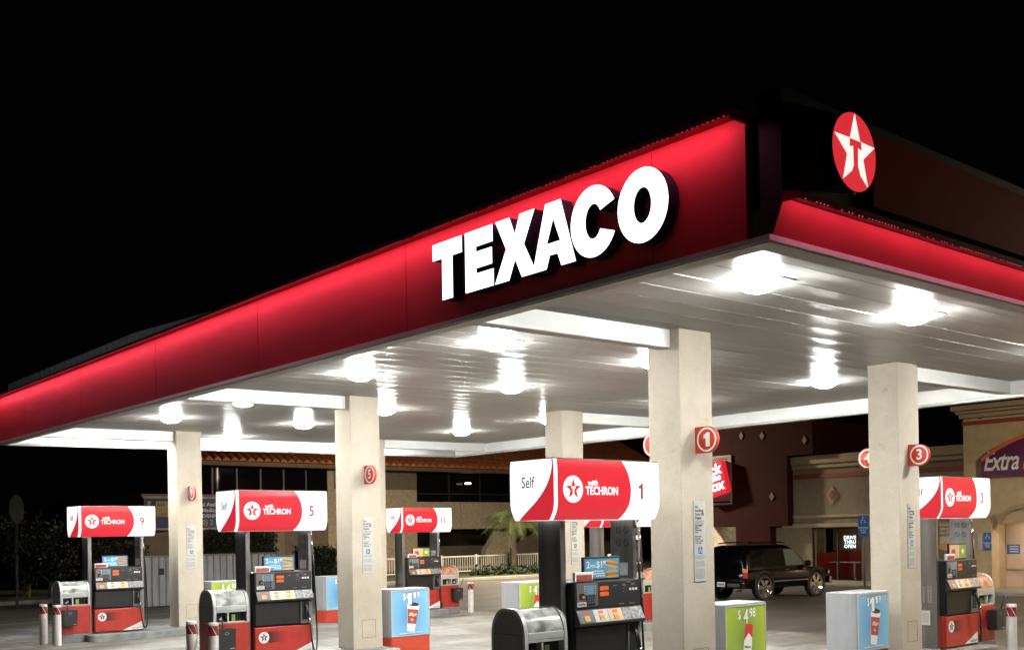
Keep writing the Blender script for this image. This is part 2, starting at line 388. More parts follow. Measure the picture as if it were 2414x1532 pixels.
def wheelchair(parent, origin, face, s, m):
    mb = MB()
    o = flat('wheelchair_symbol', curve_mesh([circ(-.05*s,.40*s,.09*s,14), [(-.10*s,.28*s),(0,.28*s),(.02*s,.06*s),(.22*s,.06*s),(.30*s,-.25*s),(.38*s,-.22*s),(.40*s,-.30*s),(.25*s,-.36*s),(.15*s,-.04*s),(-.08*s,-.04*s)],
        circ(-.06*s,-.18*s,.27*s,22), circ(-.06*s,-.18*s,.20*s,22)], .001), m, parent, origin, face)
    return o

# ------------------------------------------------------------------ ground
def sheet(name, x0, x1, y0, y1, dz, m):
    mb = MB(); mb.quad(*[(x, y, g(x,y)+dz) for x, y in ((x0,y0),(x1,y0),(x1,y1),(x0,y1))])
    return struct(mb.build(name, m))
sheet('ground', -260, 320, -260, 320, 0, M['asphalt'])
sheet('forecourt_slab', -30, 11.25, -30, 22.3, .004, M['concrete'])
apron = [(-30,14),(-8,15.2),(-3.6,15.0),(-2.4,14.2),(-2.0,12.8),(-3.2,8),(-30,2)]
mb = MB(); mb.add([(x,y,g(x,y)+.007) for x,y in apron], [tuple(range(len(apron)-1,-1,-1))]); struct(mb.build('asphalt_lane', M['asphalt']))
# painted lines on the forecourt
def strip(name, pts, w, m, dz=.008):
    mb = MB()
    for (a, b) in zip(pts[:-1], pts[1:]):
        a = Vector(a); b = Vector(b); d = (b-a).normalized(); n = Vector((-d.y, d.x))*w/2
        mb.quad(*[(p.x, p.y, g(p.x,p.y)+dz) for p in (a-n, b-n, b+n, a+n)])
    return struct(mb.build(name, m))
strip('blue_line', [(-3.0,20.4),(4.4,20.4)], .12, M['bluepaint'])
strip('lane_line', [(-2,23.6),(10,24.4)], .14, M['whitepaint'])
strip('bay_line', [(20.0,20.0),(24.0,20.0)], .14, M['whitepaint'])
strip('bay_line', [(20.0,10.5),(24.0,10.5)], .14, M['whitepaint'])
strip('blue_line', [(22.6,9.2),(24.3,9.2)], .5, M['bluepaint'])

def rounded(x0, x1, y0, y1, r, n=8):
    pts = []
    for cx, cy, a0 in ((x1-r,y0+r,-PI/2),(x1-r,y1-r,0),(x0+r,y1-r,PI/2),(x0+r,y0+r,PI)):
        pts += [(cx+r*math.cos(a0+PI/2*k/n), cy+r*math.sin(a0+PI/2*k/n)) for k in range(n+1)]
    return pts
for yc in ROWS:
    for x0, x1 in ((.98,3.70),(7.62,10.0)):
        mb = MB(); mb.prism(rounded(x0,x1,yc-.40,yc+.86,.12), 'z', -.05, .15)
        struct(mb.build('pump_island', M['kerb'], bevel=.018, fix=True, fn=lambda x,y,z: (x,y,z+g(x,y))))

# ------------------------------------------------------------------ canopy
sh = lambda x,y,z: (x, y, z + .0107*x - .0014*y)
Z0 = 3.968; ZC = Z0+.276
can = thing('fuel_canopy', 'red and black petrol station canopy with bright metal ceiling on six stucco columns', 'canopy')
mb = MB()          # ceiling of long metal pans with open joints
y = -.02; k = 0
xs = [-.02, LB/3, 2*LB/3, LB+.02]
while y < LA:
    y1 = min(y+.405, LA+.02)
    prof = [(y, ZC+.018), (y+.007, ZC), ((y+y1)/2, ZC+.0025*(1+(k*7 % 5)/4)), (y1-.007, ZC), (y1, ZC+.018)]
    for (ya, za), (yb, zb) in zip(prof[:-1], prof[1:]):
        for xa, xb in zip(xs[:-1], xs[1:]): mb.quad((xa,ya,za),(xa,yb,zb),(xb,yb,zb),(xb,ya,za))
    y = y1; k += 1
mb.build('ceiling', M['ceil'], can, fn=sh)
mb = MB(); mb.quad((-.1,-.1,ZC+.03),(LB+.1,-.1,ZC+.03),(LB+.1,LA+.1,ZC+.03),(-.1,LA+.1,ZC+.03))
mb.quad((-.1,-.1,Z0+.95),(LB+.1,-.1,Z0+.95),(LB+.1,LA+.1,Z0+.95),(-.1,LA+.1,Z0+.95))
mb.build('deck', M['black'], can, fn=sh)
mb = MB()          # the rim round the ceiling: grey underside, inner face, outer gutter
P = .165
for (x0,x1,y0,y1) in ((-P,LB+P,-P,0),(-P,LB+P,LA,LA+P),(-P,0,.0005,LA-.0005),(LB,LB+P,.0005,LA-.0005)):
    mb.box(x0,x1,y0,y1,Z0,Z0+.052)
for (x0,x1,y0,y1) in ((-.04,LB+.04,-.04,0),(-.04,LB+.04,LA,LA+.04),(-.04,0,.0005,LA-.0005),(LB,LB+.04,.0005,LA-.0005)):
    pass
mb.build('rim', M['trim'], can, fn=sh, bevel=.006, seg=1)
mb = MB()
for (x0,x1,y0,y1) in ((-.04,LB+.04,-.04,0),(-.04,LB+.04,LA,LA+.04),(-.04,0,.0005,LA-.0005),(LB,LB+.04,.0005,LA-.0005)):
    mb.box(x0,x1,y0,y1,Z0+.0525,Z0+.33)
mb.build('rim_face', M['beam'], can, fn=sh)
mb = MB()          # drip gutter line standing proud below the fascia
for (x0,x1,y0,y1) in ((-P-.022,LB+P,-P-.022,-P-.002),(-P-.022,-P-.002,-P,LA+P)):
    mb.box(x0,x1,y0,y1,Z0+.012,Z0+.052)
mb.build('gutter', M['trim'], can, fn=sh)
for yc in ROWS:
    for x0, x1 in ((.002,COLX[0]-.002),(COLX[1]+CW+.002,LB-.002)):
        mb = MB(); mb.box(x0,x1,yc+.13,yc+.31,Z0+.07,ZC+.02); mb.build('beam', M['beam'], can, fn=sh, bevel=.006, seg=1)
vent = MB(); vent.box(LB-.012,LB-.002,2.3,2.65,Z0+.09,Z0+.19); vent.build('vent', M['hole'], can, fn=sh)
for ci, cx in enumerate(COLX):
    for yc in ROWS:
        mb = MB(); mb.box(cx,cx+CW,yc,yc+CD,g(cx,yc)+.148,zc(cx,yc)+.29)
        c = mb.build('column', M['stucco'], can, bevel=.012)
        z = g(cx,yc)+.15
        loops = [rect(-.135,.135,-.15,.15), rect(-.129,.129,-.144,.144)]
        flat('access_panel', curve_mesh(loops, .002), M['seam'], c, (cx+.30, yc-.0005, z+.33))
# lettered fascia, facing -X
mb = MB(); mb.box(-P+.002,-.09,.02,LA+P,Z0+.054,Z0+.935); mb.build('lettered_fascia', M['redpaint'], can, fn=sh)
for yy in (.9, 4.2, 7.4, 10.6, 13.8, 17.0):
    mb = MB(); mb.box(-P-.0005,-P+.003,yy-.003,yy+.003,Z0+.056,Z0+.93); mb.build('fascia_joint', M['redband'], can, fn=sh)
# lip with the strip of red lamps along its underside
zl = Z0+.935
mb = MB(); mb.box(-P-.185,-.09,.02,LA+P,zl+.003,zl+.009); mb.box(-P-.185,-P-.177,.02,LA+P,zl-.038,zl+.0025); mb.box(-P-.1765,-P+.0,.0,.0195,zl-.06,zl+.0085); mb.build('fascia_cap', M['redband'], can, fn=sh)
mb = MB(); mb.box(-P-.174,-P-.135,.10,LA+P,zl-.008,zl+.0025); mb.build('lamp_channel', M['ledline'], can, fn=sh)
mb = MB(); random.seed(3); yy = .06
while yy < LA:
    if random.random() < .86: mb.box(-P-.189,-P-.1855,yy-.004,yy+.004,zl-.037,zl-.031)
    yy += .047
tag(mb.build('lamp_beads', M['led'], can, fn=sh), kind='stuff')
mb = MB(); mb.prism([(5.0,Z0+.94),(LA+.1,Z0+.94),(LA+.1,Z0+1.27),(12.0,Z0+1.27)], 'x', .06, .10)
for i in range(40,int(LA/.3)): mb.box(.055,.0595,.3+i*.3,.33+i*.3,Z0+.99,Z0+1.262)
mb.build('parapet', M['parapet'], can, fn=sh)
# the black side facing -Y with a leaning red skirt at its foot
mb = MB(); mb.prism([(-P+.002,Z0+.054),(-.262,Z0+.292),(-.262,Z0+1.06),(-.08,Z0+1.06),(-.08,Z0+.054)], 'x', -.14, LB+P)
mb.build('side_fascia', M['black'], can, fn=sh)
mb = MB(); mb.quad((-.125,-P-.002,Z0+.056),(LB+P,-P-.002,Z0+.056),(LB+P,-.267,Z0+.288),(-.125,-.267,Z0+.288))
mb.build('skirt', M['redpaint'], can, fn=sh)
mb = MB(); mb.box(-.125,LB+P,-.385,-.264,Z0+.296,Z0+.312); mb.box(-.125,LB+P,-.385,-.378,Z0+.262,Z0+.2955); mb.box(-.15,-.1255,-.385,-.264,Z0+.262,Z0+.312); mb.build('skirt_cap', M['redband'], can, fn=sh)
mb = MB(); mb.box(-.12,LB+P,-.375,-.340,Z0+.285,Z0+.295); mb.build('skirt_lamp_channel', M['ledline2'], can, fn=sh)
mb = MB(); xx = -.09
while xx < LB:
    if random.random() < .7: mb.box(xx-.004,xx+.004,-.390,-.3855,Z0+.265,Z0+.272)
    xx += .045
tag(mb.build('skirt_lamp_beads', M['led'], can, fn=sh), kind='stuff')
mb = MB(); mb.box(1.03,LB+P,-.275,-.2625,Z0+.43,Z0+.985); mb.build('upper_band', M['redband'], can, fn=sh)

# ------------------------------------------------------------------ illuminated letters
LET = thing('fascia_lettering', 'large glowing white block letters standing along the red canopy fascia', 'sign lettering', (-.295, 0, 4.185))
H = .545
def E_(w, s): return [[(0,0),(w,0),(w,.275*H),(s,.275*H),(s,.365*H),(w*.95,.365*H),(w*.95,.635*H),(s,.635*H),(s,.725*H),(w*.98,.725*H),(w*.98,H),(0,H)]]
def T_(w, s): return [[((w-s)/2,0),((w+s)/2,0),((w+s)/2,H-s*.98),(w,H-s*.98),(w,H),(0,H),(0,H-s*.98),((w-s)/2,H-s*.98)]]
def X_(w, s):
    a = s*1.2
    return [[(0,0),(a,0),(w/2,.32*H),(w-a,0),(w,0),(w*.5+a*.62,.51*H),(w*.97,H),(w*.97-a,H),(w/2,.70*H),(w*.03+a,H),(w*.03,H),(w*.5-a*.62,.51*H)]]
def A_(w, s):
    a = s*1.08
    return [[(0,0),(a,0),(a+.045,.20*H),(w-a-.045,.20*H),(w-a,0),(w,0),(w/2+a*.55,H),(w/2-a*.55,H)], [(w/2-.085,.38*H),(w/2+.085,.38*H),(w/2,.76*H)]]
def arc(cx, cy, rx, ry, a0, a1, n): return [(cx+rx*math.cos(math.radians(a0+(a1-a0)*k/n)), cy+ry*math.sin(math.radians(a0+(a1-a0)*k/n))) for k in range(n+1)]
def C_(w, s):
    ry = H/2+.012
    return [arc(w/2,H/2,w/2,ry,26,334,36) + arc(w/2,H/2,w/2-s,ry-s*.88,-32,-328,30)]
def O_(w, s):
    ry = H/2+.012
    return [arc(w/2,H/2,w/2,ry,0,350,35), arc(w/2,H/2,w/2-s,ry-s*.9,0,350,35)]
S_ = .155
def yl(zx): # position of a pixel column of the lettering on its plane
    return bx(950+zx/3.01, 580, -.295).y
SPEC = [(T_,212,417,'T'),(E_,442,640,'E'),(X_,655,935,'X'),(A_,935,1222,'A'),(C_,1195,1521,'C'),(O_,1530,1888,'O')]
for fn_, zx0, zx1, ch in SPEC:
    y0, y1 = yl(zx0), yl(zx1); w = y0-y1
    loops = fn_(w, S_*(1 if ch not in 'CO' else 1.06))
    if ch == 'X': y0 = yl(652); w = y0-yl(945); loops = fn_(w, S_)
    if ch == 'A': y0 = yl(920); w = y0-yl(1225); loops = fn_(w, S_)
    dz = -.0014*y0
    body = flat('letter', curve_mesh(loops, .125), M['letterside'], LET, (.128, y0, dz), 'side')
    flat('letter_face', curve_mesh(loops, .006), M['letter'], body, (0,0,.1265), FLAT)

# ------------------------------------------------------------------ star badge
bd = thing('star_badge', 'round glowing red badge with a white star on the black side of the canopy', 'badge', (.69, -.262, 4.735))
mb = MB(); mb.lathe([(0,.05),(.287,.05),(.289,.0),(.289,-.001),(0,-.001)], 0, 0, 48, 0, 'y')
o = mb.build('badge_body', M['letterside'], bd, fix=True); o.location.y = -.056
d = flat('badge_face', curve_mesh([circ(0,0,.286,56)], .006), M['b_red'], bd, (0,-.057,0))
s_ = flat('star', curve_mesh([star_pts(.279,.40)], .004), M['b_white'], d, (0,0,.0065), FLAT)
flat('star_letter', curve_mesh([[(-.075,.085),(.075,.085),(.078,.025),(.031,.038),(.026,-.10),(.058,-.165),(0,-.165),(-.058,-.165),(-.026,-.10),(-.031,.038),(-.078,.025)]], .003), M['b_red'], d, (0,0,.011), FLAT)
mb = MB(); mb.tube([(-.13,-.03,-.27),(.0,-.05,-.285),(.05,-.02,-.29)], .006); mb.build('bracket', M['steeldark'], bd)

# ------------------------------------------------------------------ canopy lights
lf = MB(); lf.box(-.25,.25,-.25,.25,-.006,.03)
lm = MB(); _n = 28; _sq = lambda a, r: (r*math.copysign(abs(math.cos(a))**.62, math.cos(a)), r*math.copysign(abs(math.sin(a))**.62, math.sin(a)))
_pr = [(.175*math.cos(t*PI/2), -.0065-.10*math.sin(t*PI/2)) for t in (0,.15,.3,.45,.6,.75,.9)]
for r0, zz in _pr: lm.v += [(*_sq(2*PI*k/_n, r0), zz) for k in range(_n)]
for i in range(len(_pr)-1):
    for k in range(_n): lm.f.append((i*_n+k, i*_n+(k+1)%_n, (i+1)*_n+(k+1)%_n, (i+1)*_n+k)); lm.mi.append(0); lm.sm.append(True)
lm.f.append(tuple((len(_pr)-1)*_n+k for k in range(_n))); lm.mi.append(0); lm.sm.append(True)
LX = (1.80, 4.62, 8.75); LY = (1.36, 5.15, 8.15, 11.75, 14.75, 18.0)
pos_x = ('line along the lettered fascia', 'middle line', 'line on the shop side')
pos_y = ('first row from the badge edge', 'second row from the badge edge', 'third row from the badge edge',
         'fourth row from the badge edge', 'fifth row from the badge edge', 'last row from the badge edge')
proto = None
for i, lx in enumerate(LX):
    for j, ly in enumerate(LY):
        if proto is None:
            proto = o = thing('canopy_light', '', 'ceiling light', group='square lights in the canopy ceiling')
            lf.build('housing', M['trim'], o, bevel=.006, seg=1, fix=True); lm.build('lens', M['lens'], o, fix=True)
        else: o = copy_tree(proto)
        o.location = (lx, ly, zc(lx, ly)+.276)
        o['label'] = 'square ceiling light, %s, %s' % (pos_y[j], pos_x[i])

# ------------------------------------------------------------------ number flags
def flag(num, cx, yc, sgn, label):
    f = thing('number_sign', label, 'number sign', (cx+.285, yc if sgn < 0 else yc+CD, 3.03+g(cx,yc)), group='round pump number signs on the columns')
    mb = MB(); mb.box(-.032,.032,min(0,sgn*.17),max(0,sgn*.17),-.152,.152); mb.build('bracket', M['signred'], f, bevel=.006)
    mb = MB(); mb.lathe([(0,-.033),(.150,-.033),(.152,-.030),(.152,.008),(.150,.011),(0,.011)], 0, 0, 40, 0, 'x'); o = mb.build('disc', M['signred'], f, fix=True); o.location.y = sgn*.172
    flat('ring', curve_mesh([circ(0,0,.140,40), circ(0,0,.118,40)], .003), M['white'], f, (-.0335,sgn*.172,0), 'side')
    flat('number', curve_mesh(digit_one(.22,.26), .002) if num == '1' else text_mesh(num, .21, .014), M['white'], f, (-.0335,sgn*.172,.0), 'side')
    return f
flag('1', COLX[0], ROWS[0], -1, 'red round sign numbered one on the nearest column')
flag('5', COLX[0], ROWS[1], -1, 'red round sign numbered five on the middle column of the lettered side')
flag('9', COLX[0], ROWS[2], -1, 'red round sign numbered nine on the far column of the lettered side')
flag('3', COLX[1], ROWS[0], -1, 'red round sign numbered three on the column nearest the shop')
flag('4', COLX[1], ROWS[0], 1, 'red round sign numbered four half hidden behind its column')
flag('2', COLX[0], ROWS[0], 1, 'red round sign peeping out behind the nearest column')

# ------------------------------------------------------------------ notices on the columns
def placard(cx, yc, label):
    p = thing('safety_notice', label, 'notice', (cx+.30, yc, 1.865+g(cx,yc)), group='tall white safety notices on the columns')
    mb = MB(); mb.box(-.105,.105,-.012,-.001,-.465,.465); mb.build('plate', M['plate'], p, bevel=.003, seg=1)
    y = -.0125
    flat('heading', text_mesh('No\nSmoking\nTurn Off\nEngine', .044, .012, align='LEFT', line=.95), M['ink'], p, (-.085,y,.335))
    flat('lettering', text_mesh('Pay Cashier\nBefore\nDispensing\nFuel', .027, .008, align='LEFT', line=.95), M['ink'], p, (-.085,y,.145))
    flat('lettering', text_mesh('No Checks\nAccepted\nCash or Credit\nCards Only', .023, .008, align='LEFT', line=1.1), M['ink'], p, (-.085,y,.02))
    flat('blue_square', curve_mesh([rect(-.035,.035,-.04,.04)], .001), M['bluesign'], p, (0,y,-.105))
    wheelchair(p, (0,y-.0015,-.105), 'front', .07, M['white'])
    mb = MB(); random.seed(5)
    for zz in [.235-.011*i for i in range(5)] + [-.17-.0125*i for i in range(3)] + [-.235-.0125*i for i in range(5)] + [-.325-.0125*i for i in range(9)]:
        xa = -.085
        while xa < .07:
            w = random.uniform(.008,.03); mb.box(xa,min(xa+w,.083),y-.001,y+.0003,zz-.003,zz+.003); xa += w+.006
    mb.build('small_print', M['greyink'], p)
    return p
names = {(0,0):'on the nearest column', (0,1):'on the middle column of the lettered side', (0,2):'on the far column of the lettered side',
         (1,0):'on the column nearest the shop', (1,1):'on the column behind the nearest pump'}
for (i, j), nm in names.items(): placard(COLX[i], ROWS[j], 'tall white safety notice ' + nm)

# ------------------------------------------------------------------ pumps
def make_pump(num, label, dx=0., topper='blue', full=True):
    # local origin at the middle of the pump on the island; front faces -Y
    p = thing('petrol_pump', label, 'petrol pump', group='petrol pumps on the islands')
    F = -.27
    # tall steel side pylons
    for x0, x1 in ((-.585,-.505),(.505,.565)):
        mb = MB(); mb.box(x0,x1,-.17,.17,0,1.975); q = mb.build('pylon', M['steel'], p, bevel=.008)
        if x0 < 0:
            mb = MB(); mb.box(x0-.0025,x0-.0005,-.06,.09,.36,.58); mb.build('paper_notice', M['paper'], q)
            mb = MB()
            for k in range(9): mb.box(x0-.0032,x0-.0026,-.045,.075-.01*(k%3),.40+.017*k,.405+.017*k)
            mb.build('small_print', M['greyink'], q)
            mb = MB(); random.seed(2)
            for yy in (-.09,-.05,.02):
                zz = .70
                while zz < .95: w = random.uniform(.012,.03); mb.box(x0-.002,x0-.0005,yy,yy+.028,zz,zz+w*.6); zz += w
            mb.build('serial_print', M['palegrey'], q)
        else:
            mb = MB(); mb.box(x0-.003,x0-.0005,-.09,.10,1.36,1.50); mb.build('paper_notice', M['palegrey'], q)
            for yy in (-.07,.04):
                for zz in (1.86,1.72): flat('warning_ring', curve_mesh([circ(0,0,.038,20),circ(0,0,.031,20),[(-.024,.02),(-.02,.024),(.024,-.02),(.02,-.024)]], .001), M['ink'], q, (x0-.0005,yy,zz), 'side')
    # cabinet
    mb = MB(); mb.box(-.50,.50,-.235,.235,.02,.495); mb.build('lower_cabinet', M['pumpred'], p, bevel=.012)
    mb = MB(); mb.box(-.50,.50,F,-.238,.025,.49); rd = mb.build('lower_door', M['pumpred'], p, bevel=.012)
    mb = MB(); mb.box(-.505,.505,-.25,.25,.50,1.335)
    mb.build('upper_cabinet', M['pumpblack'], p, bevel=.015)
    mb = MB(); mb.box(-.49,.27,F-.008,-.251,.515,.865); mb.build('black_door', M['pumpblack'], p, bevel=.01)
    mb = MB(); mb.box(-.495,.495,F-.004,-.251,1.045,1.330); up = mb.build('display_panel', M['pumpgrey'], p, bevel=.008)
    yf = F-.0055
    # card reader block
    mb = MB(); mb.box(-.47,-.16,yf-.008,yf+.001,1.075,1.315); cr = mb.build('card_reader', M['midgrey'], p, bevel=.004)
    yr = yf-.0085
    mb = MB(); mb.box(-.335,-.225,yr-.003,yr,1.20,1.295); mb.build('screen', M['screen'], cr)
    mb = MB()
    for k in range(4):
        mb.box(-.365,-.349,yr-.006,yr,1.205+k*.024,1.22+k*.024)
    mb.build('key', M['palegrey'], cr)
    mb = MB()
    for k in range(4): mb.box(-.213,-.197,yr-.006,yr,1.205+k*.024,1.22+k*.024)
    mb.build('key', M['palegrey'], cr)
    mb = MB(); mb.box(-.335,-.205,yr-.004,yr,1.085,1.19); kp = mb.build('keypad', M['hole'], cr)
    mb = MB()
    for i in range(4):
        for k in range(3): mb.box(-.325+i*.031,-.303+i*.031,yr-.009,yr-.0045,1.105+k*.027,1.123+k*.027)
    mb.build('key', M['keypad'], kp)
    mb = MB(); mb.box(-.43,-.36,yr-.006,yr,1.15,1.215); mb.build('card_slot', M['hole'], cr)
    mb = MB(); mb.box(-.395,-.365,yr-.010,yr-.0065,1.165,1.19); mb.build('slot_light', M['amber'], cr)
    mb = MB(); mb.box(-.465,-.335,yr-.003,yr,1.078,1.125); mb.build('sticker', M['paper'], cr)
    flat('lettering', text_mesh('FastPay', .034, .01), M['navy'], cr, (-.40,yr-.0035,1.103))
    # orange stickers, dials and price windows
    mb = MB()
    for z0 in (1.195,1.255): mb.prism(rounded(-.125,.005,z0-.022,z0+.022,.012,3), 'y', yf-.003, yf)
    mb.build('orange_sticker', M['orange'], up)
    mb = MB()
    for k in range(3): mb.box(.32+k*.046,.352+k*.046,yf-.003,yf,1.215,1.24)
    mb.build('price_window', M['white'], up)
    mb = MB(); random.seed(4)
    for w_, xx, zz in ((.07,.31,1.305),(.045,.24,1.285),(.045,.24,1.273),(.04,.375,1.285),(.04,.375,1.273),(.08,.20,1.078),(.08,.36,1.078),(.05,.10,1.275)):
        xa = xx-w_/2
        while xa < xx+w_/2: q_ = random.uniform(.004,.010); mb.box(xa,xa+q_,yf-.0015,yf-.0002,zz-.005,zz+.005); xa += q_+.003
    mb.build('small_print', M['greyink'], up)
    mb = MB()
    for k in range(5): a = 2*PI*k/5; mb.box(.25+.03*math.cos(a)-.005,.25+.03*math.cos(a)+.005,yf-.003,yf,1.225+.03*math.sin(a)-.005,1.225+.03*math.sin(a)+.005)
    mb.build('dial', M['greyink'], up)
    # sloping grade selector
    mb = MB(); mb.prism([(-.251,1.043),(F-.012,1.043),(F-.075,.905),(F-.070,.880),(-.251,.868)], 'x', -.485,.495); gs = mb.build('selector_shelf', M['pumpgrey'], p, bevel=.005)
    R_ = Vector((1,0,0)); d = Vector((0,.063,.138)).normalized(); n0 = Vector((0,F-.012,1.043)); n1 = Vector((0,F-.075,.905)); nn = R_.cross(d)
    mid = (n0+n1)/2 + nn*.001
    for x0, x1, m in ((-.475,-.255,'midgrey'),(-.25,-.04,'palegrey'),(-.035,.17,'peach'),(.175,.485,'crinkle')):
        pan = flat('grade_panel', curve_mesh([rect(x0,x1,-.068,.068)], .002), M[m], gs, mid, (R_, d))
        if m != 'crinkle':
            xm = (x0+x1)/2
            flat('grade_button', curve_mesh([rect(xm-.036,xm+.036,-.050,.006)], .008), M['yellow'], pan, (0,0,.002), FLAT)
            flat('button_mark', curve_mesh([rect(xm-.012,xm+.012,-.032,-.012)], .001), M['orange'], pan, (0,0,.0103), FLAT)
            flat('price_sticker', curve_mesh([rect(xm-.035,xm+.035,.022,.056)], .002), M['orange'] if m != 'midgrey' else M['signred'], pan, (0,0,.002), FLAT)
    # nozzle boot, nozzle and hose
    mb = MB(); mb.box(.285,.49,F-.012,-.251,.505,.865); bt = mb.build('nozzle_boot', M['midgrey'], p, bevel=.008)
    mb = MB(); mb.box(.31,.44,F-.0145,F-.0125,.57,.855); mb.build('recess', M['hole'], bt)
    nz = MB(); y = F-.05
    nz.tube([(.365,F-.01,.80),(.365,y,.77),(.375,y-.02,.70),(.395,y-.03,.60)], [.016,.024,.026,.022])
    nz.tube([(.375,y,.78),(.34,y-.03,.72),(.345,y-.045,.62),(.39,y-.035,.58)], .009)
    nzl = nz.build('nozzle', M['pumpblack'], p)
    mb = MB(); mb.tube([(.395,y-.03,.60),(.405,y-.035,.52)], .021); mb.build('nozzle_collar', M['chrome'], nzl)
    hp = [(.405,y-.035,.52)]
    P0, P1, P2, P3 = Vector((.405,y-.035,.52)), Vector((.45,y-.05,-.10)), Vector((.64,-.22,-.12)), Vector((.615,-.20,.55))
    hp = [(P0*(1-t)**3 + P1*3*t*(1-t)**2 + P2*3*t*t*(1-t) + P3*t**3) for t in [k/14 for k in range(15)]]
    hp += [Vector((.605,-.19,1.0)), Vector((.59,-.18,1.4)), Vector((.575,-.17,1.66))]
    mb = MB(); mb.tube(hp, .0135); hz = mb.build('hose', M['hose'], p)
    mb = MB(); mb.tube([(.575,-.17,1.66),(.568,-.165,1.80)], .020); mb.tube([(.568,-.165,1.80),(.56,-.16,1.975)], .012); mb.build('swivel', M['chrome'], hz)
    # badge, smear and corner panel on the red door
    roundel(rd, (-.35,F-.001,.335), 'front', .088, M['white'], M['navy'], M['white'])
    flat('printed_smear', curve_mesh([rect(0,.36,-.085,.085)], .0015), M['smear'], rd, (-.27,F-.001,.335))
    cp = flat('corner_panel', curve_mesh([[(.06,.035),(.485,.035),(.485,.205)]], .002), M['white'], rd, (0,F-.001,0))
    flat('lettering', text_mesh('TECHRON', .045, .012), M['greyink'], cp, (.355,.065,.0025), FLAT, tilt=.12)
    # advert frame and towel box on top
    mb = MB(); mb.box(-.335,.215,-.245,-.215,1.338,1.585); tf = mb.build('advert_frame', M['pumpblack'], p, bevel=.006)
    yt = -.2455
    if topper == 'blue':
        flat('poster', curve_mesh([rect(-.315,.195,1.358,1.565)], .002), M['topperblue'], tf, (0,yt,0))
        flat('lettering', text_mesh('2', .10, .012), M['white'], tf, (-.265,yt-.0025,1.50))
        flat('lettering', text_mesh('FOR', .042, .014), M['white'], tf, (-.195,yt-.0025,1.487))
        flat('lettering', text_mesh('$1', .10, .012), M['white'], tf, (-.095,yt-.0025,1.50))
        flat('lettering', text_mesh('99', .062, .012), M['white'], tf, (-.015,yt-.0025,1.517))
        mb = MB(); random.seed(6)
        for zz, xa, xb in ((1.435,-.20,-.06),(1.410,-.22,-.03),(1.385,-.15,-.02)):
            while xa < xb: q_ = random.uniform(.010,.03); mb.box(xa,xa+q_,yt-.003,yt-.0022,zz-.006,zz+.006); xa += q_+.007
        mb.build('small_print', M['white'], tf)
        for zz, tl in ((1.505,-.16),(1.40,.05)):
            flat('hot_dog', curve_mesh([rounded(-.09,.09,-.035,.035,.033,5)], .001), M['bun'], tf, (.09,yt-.0025,zz), 'front', tl)
            flat('sausage', curve_mesh([rounded(-.095,.095,-.012,.014,.012,4)], .001), M['sausage'], tf, (.09,yt-.004,zz), 'front', tl)
            zig = [(-.08+.016*k, (.012 if k%2 else -.008)) for k in range(11)]
            flat('mustard', curve_mesh([[(a,b+.004) for a,b in zig]+[(a,b-.004) for a,b in reversed(zig)]], .001), M['yellow'], tf, (.09,yt-.0055,zz), 'front', tl)
    else:
        flat('poster', curve_mesh([rect(-.315,-.02,1.358,1.565)], .002), M['peach'], tf, (0,yt,0))
        flat('poster', curve_mesh([rect(-.02,.195,1.358,1.565)], .0022), M['topgreen'], tf, (0,yt,0))
        flat('picture', curve_mesh([rounded(-.10,.02,-.05,.05,.03)], .001), M['cupred'], tf, (-.16,yt-.0025,1.45))
        flat('picture', curve_mesh([star_pts(.05,.5)], .001), M['white'], tf, (.09,yt-.0025,1.46))
    mb = MB(); mb.box(-.49,-.23,-.285,-.246,1.338,1.432); tb = mb.build('towel_box', M['white'], p, bevel=.004)
    mb = MB(); mb.box(-.47,-.25,-.288,-.2855,1.345,1.405); mb.build('box_print', M['cupred'], tb)
    # lit sign across the top
    sg = MB(); Wd, Dp, z0, z1 = 1.585, .33, 1.972, 2.590
    NL = 22
    def inset(t): # how far the face draws in at height t
        b = .075*max(0,(.30-t)/.30)**2; c = .012*max(0,(t-.80)/.20)**2; return b+c
    def redge(t): return 1.00 + .125*(1-((t-.5)/.5)**2)
    rows = []
    for k in range(NL+1):
        t = k/NL; yy = -Dp+inset(t); z = z0+(z1-z0)*t
        rows.append((t, yy, z))
    X0 = -Wd/2
    for (ta, ya, za), (tb_, yb, zb) in zip(rows[:-1], rows[1:]):
        def cols(t): return [0, .010, .062, .070, redge(t), redge(t)+.008, Wd]
        ca, cb = cols(ta), cols(tb_); mm = [1,0,2,1,2,0]
        for i in range(6):
            sg.quad((X0+ca[i],ya,za),(X0+ca[i+1],ya,za),(X0+cb[i+1],yb,zb),(X0+cb[i],yb,zb), mm[i])
        # back and the right end
        sg.quad((X0+Wd,-ya,za),(X0,-ya,za),(X0,-yb,zb),(X0+Wd,-yb,zb), 0)
        sg.quad((X0+Wd,ya,za),(X0+Wd,-ya,za),(X0+Wd,-yb,zb),(X0+Wd,yb,zb), 0)
        # left end: white with the red sweep below a curve
        def sw(t): return max(.0, min(1.0, .86*(1-t)**2.2))
        la, lb = sw(ta), sw(tb_); na, nb = -2*ya, -2*yb
        pa = [0, na*la, na*la+.009, na]; pb = [0, nb*lb, nb*lb+.009, nb]
        for i, m_ in enumerate((1,2,0)):
            sg.quad((X0,ya+pa[i+1],za),(X0,ya+pa[i],za),(X0,yb+pb[i],zb),(X0,yb+pb[i+1],zb), m_)
    sg.quad((X0,rows[0][1],z0),(X0,-rows[0][1],z0),(X0+Wd,-rows[0][1],z0),(X0+Wd,rows[0][1],z0), 0)
    o = sg.build('lit_sign', [M['s_white'],M['s_red'],M['s_line']], p); o.location.x = dx
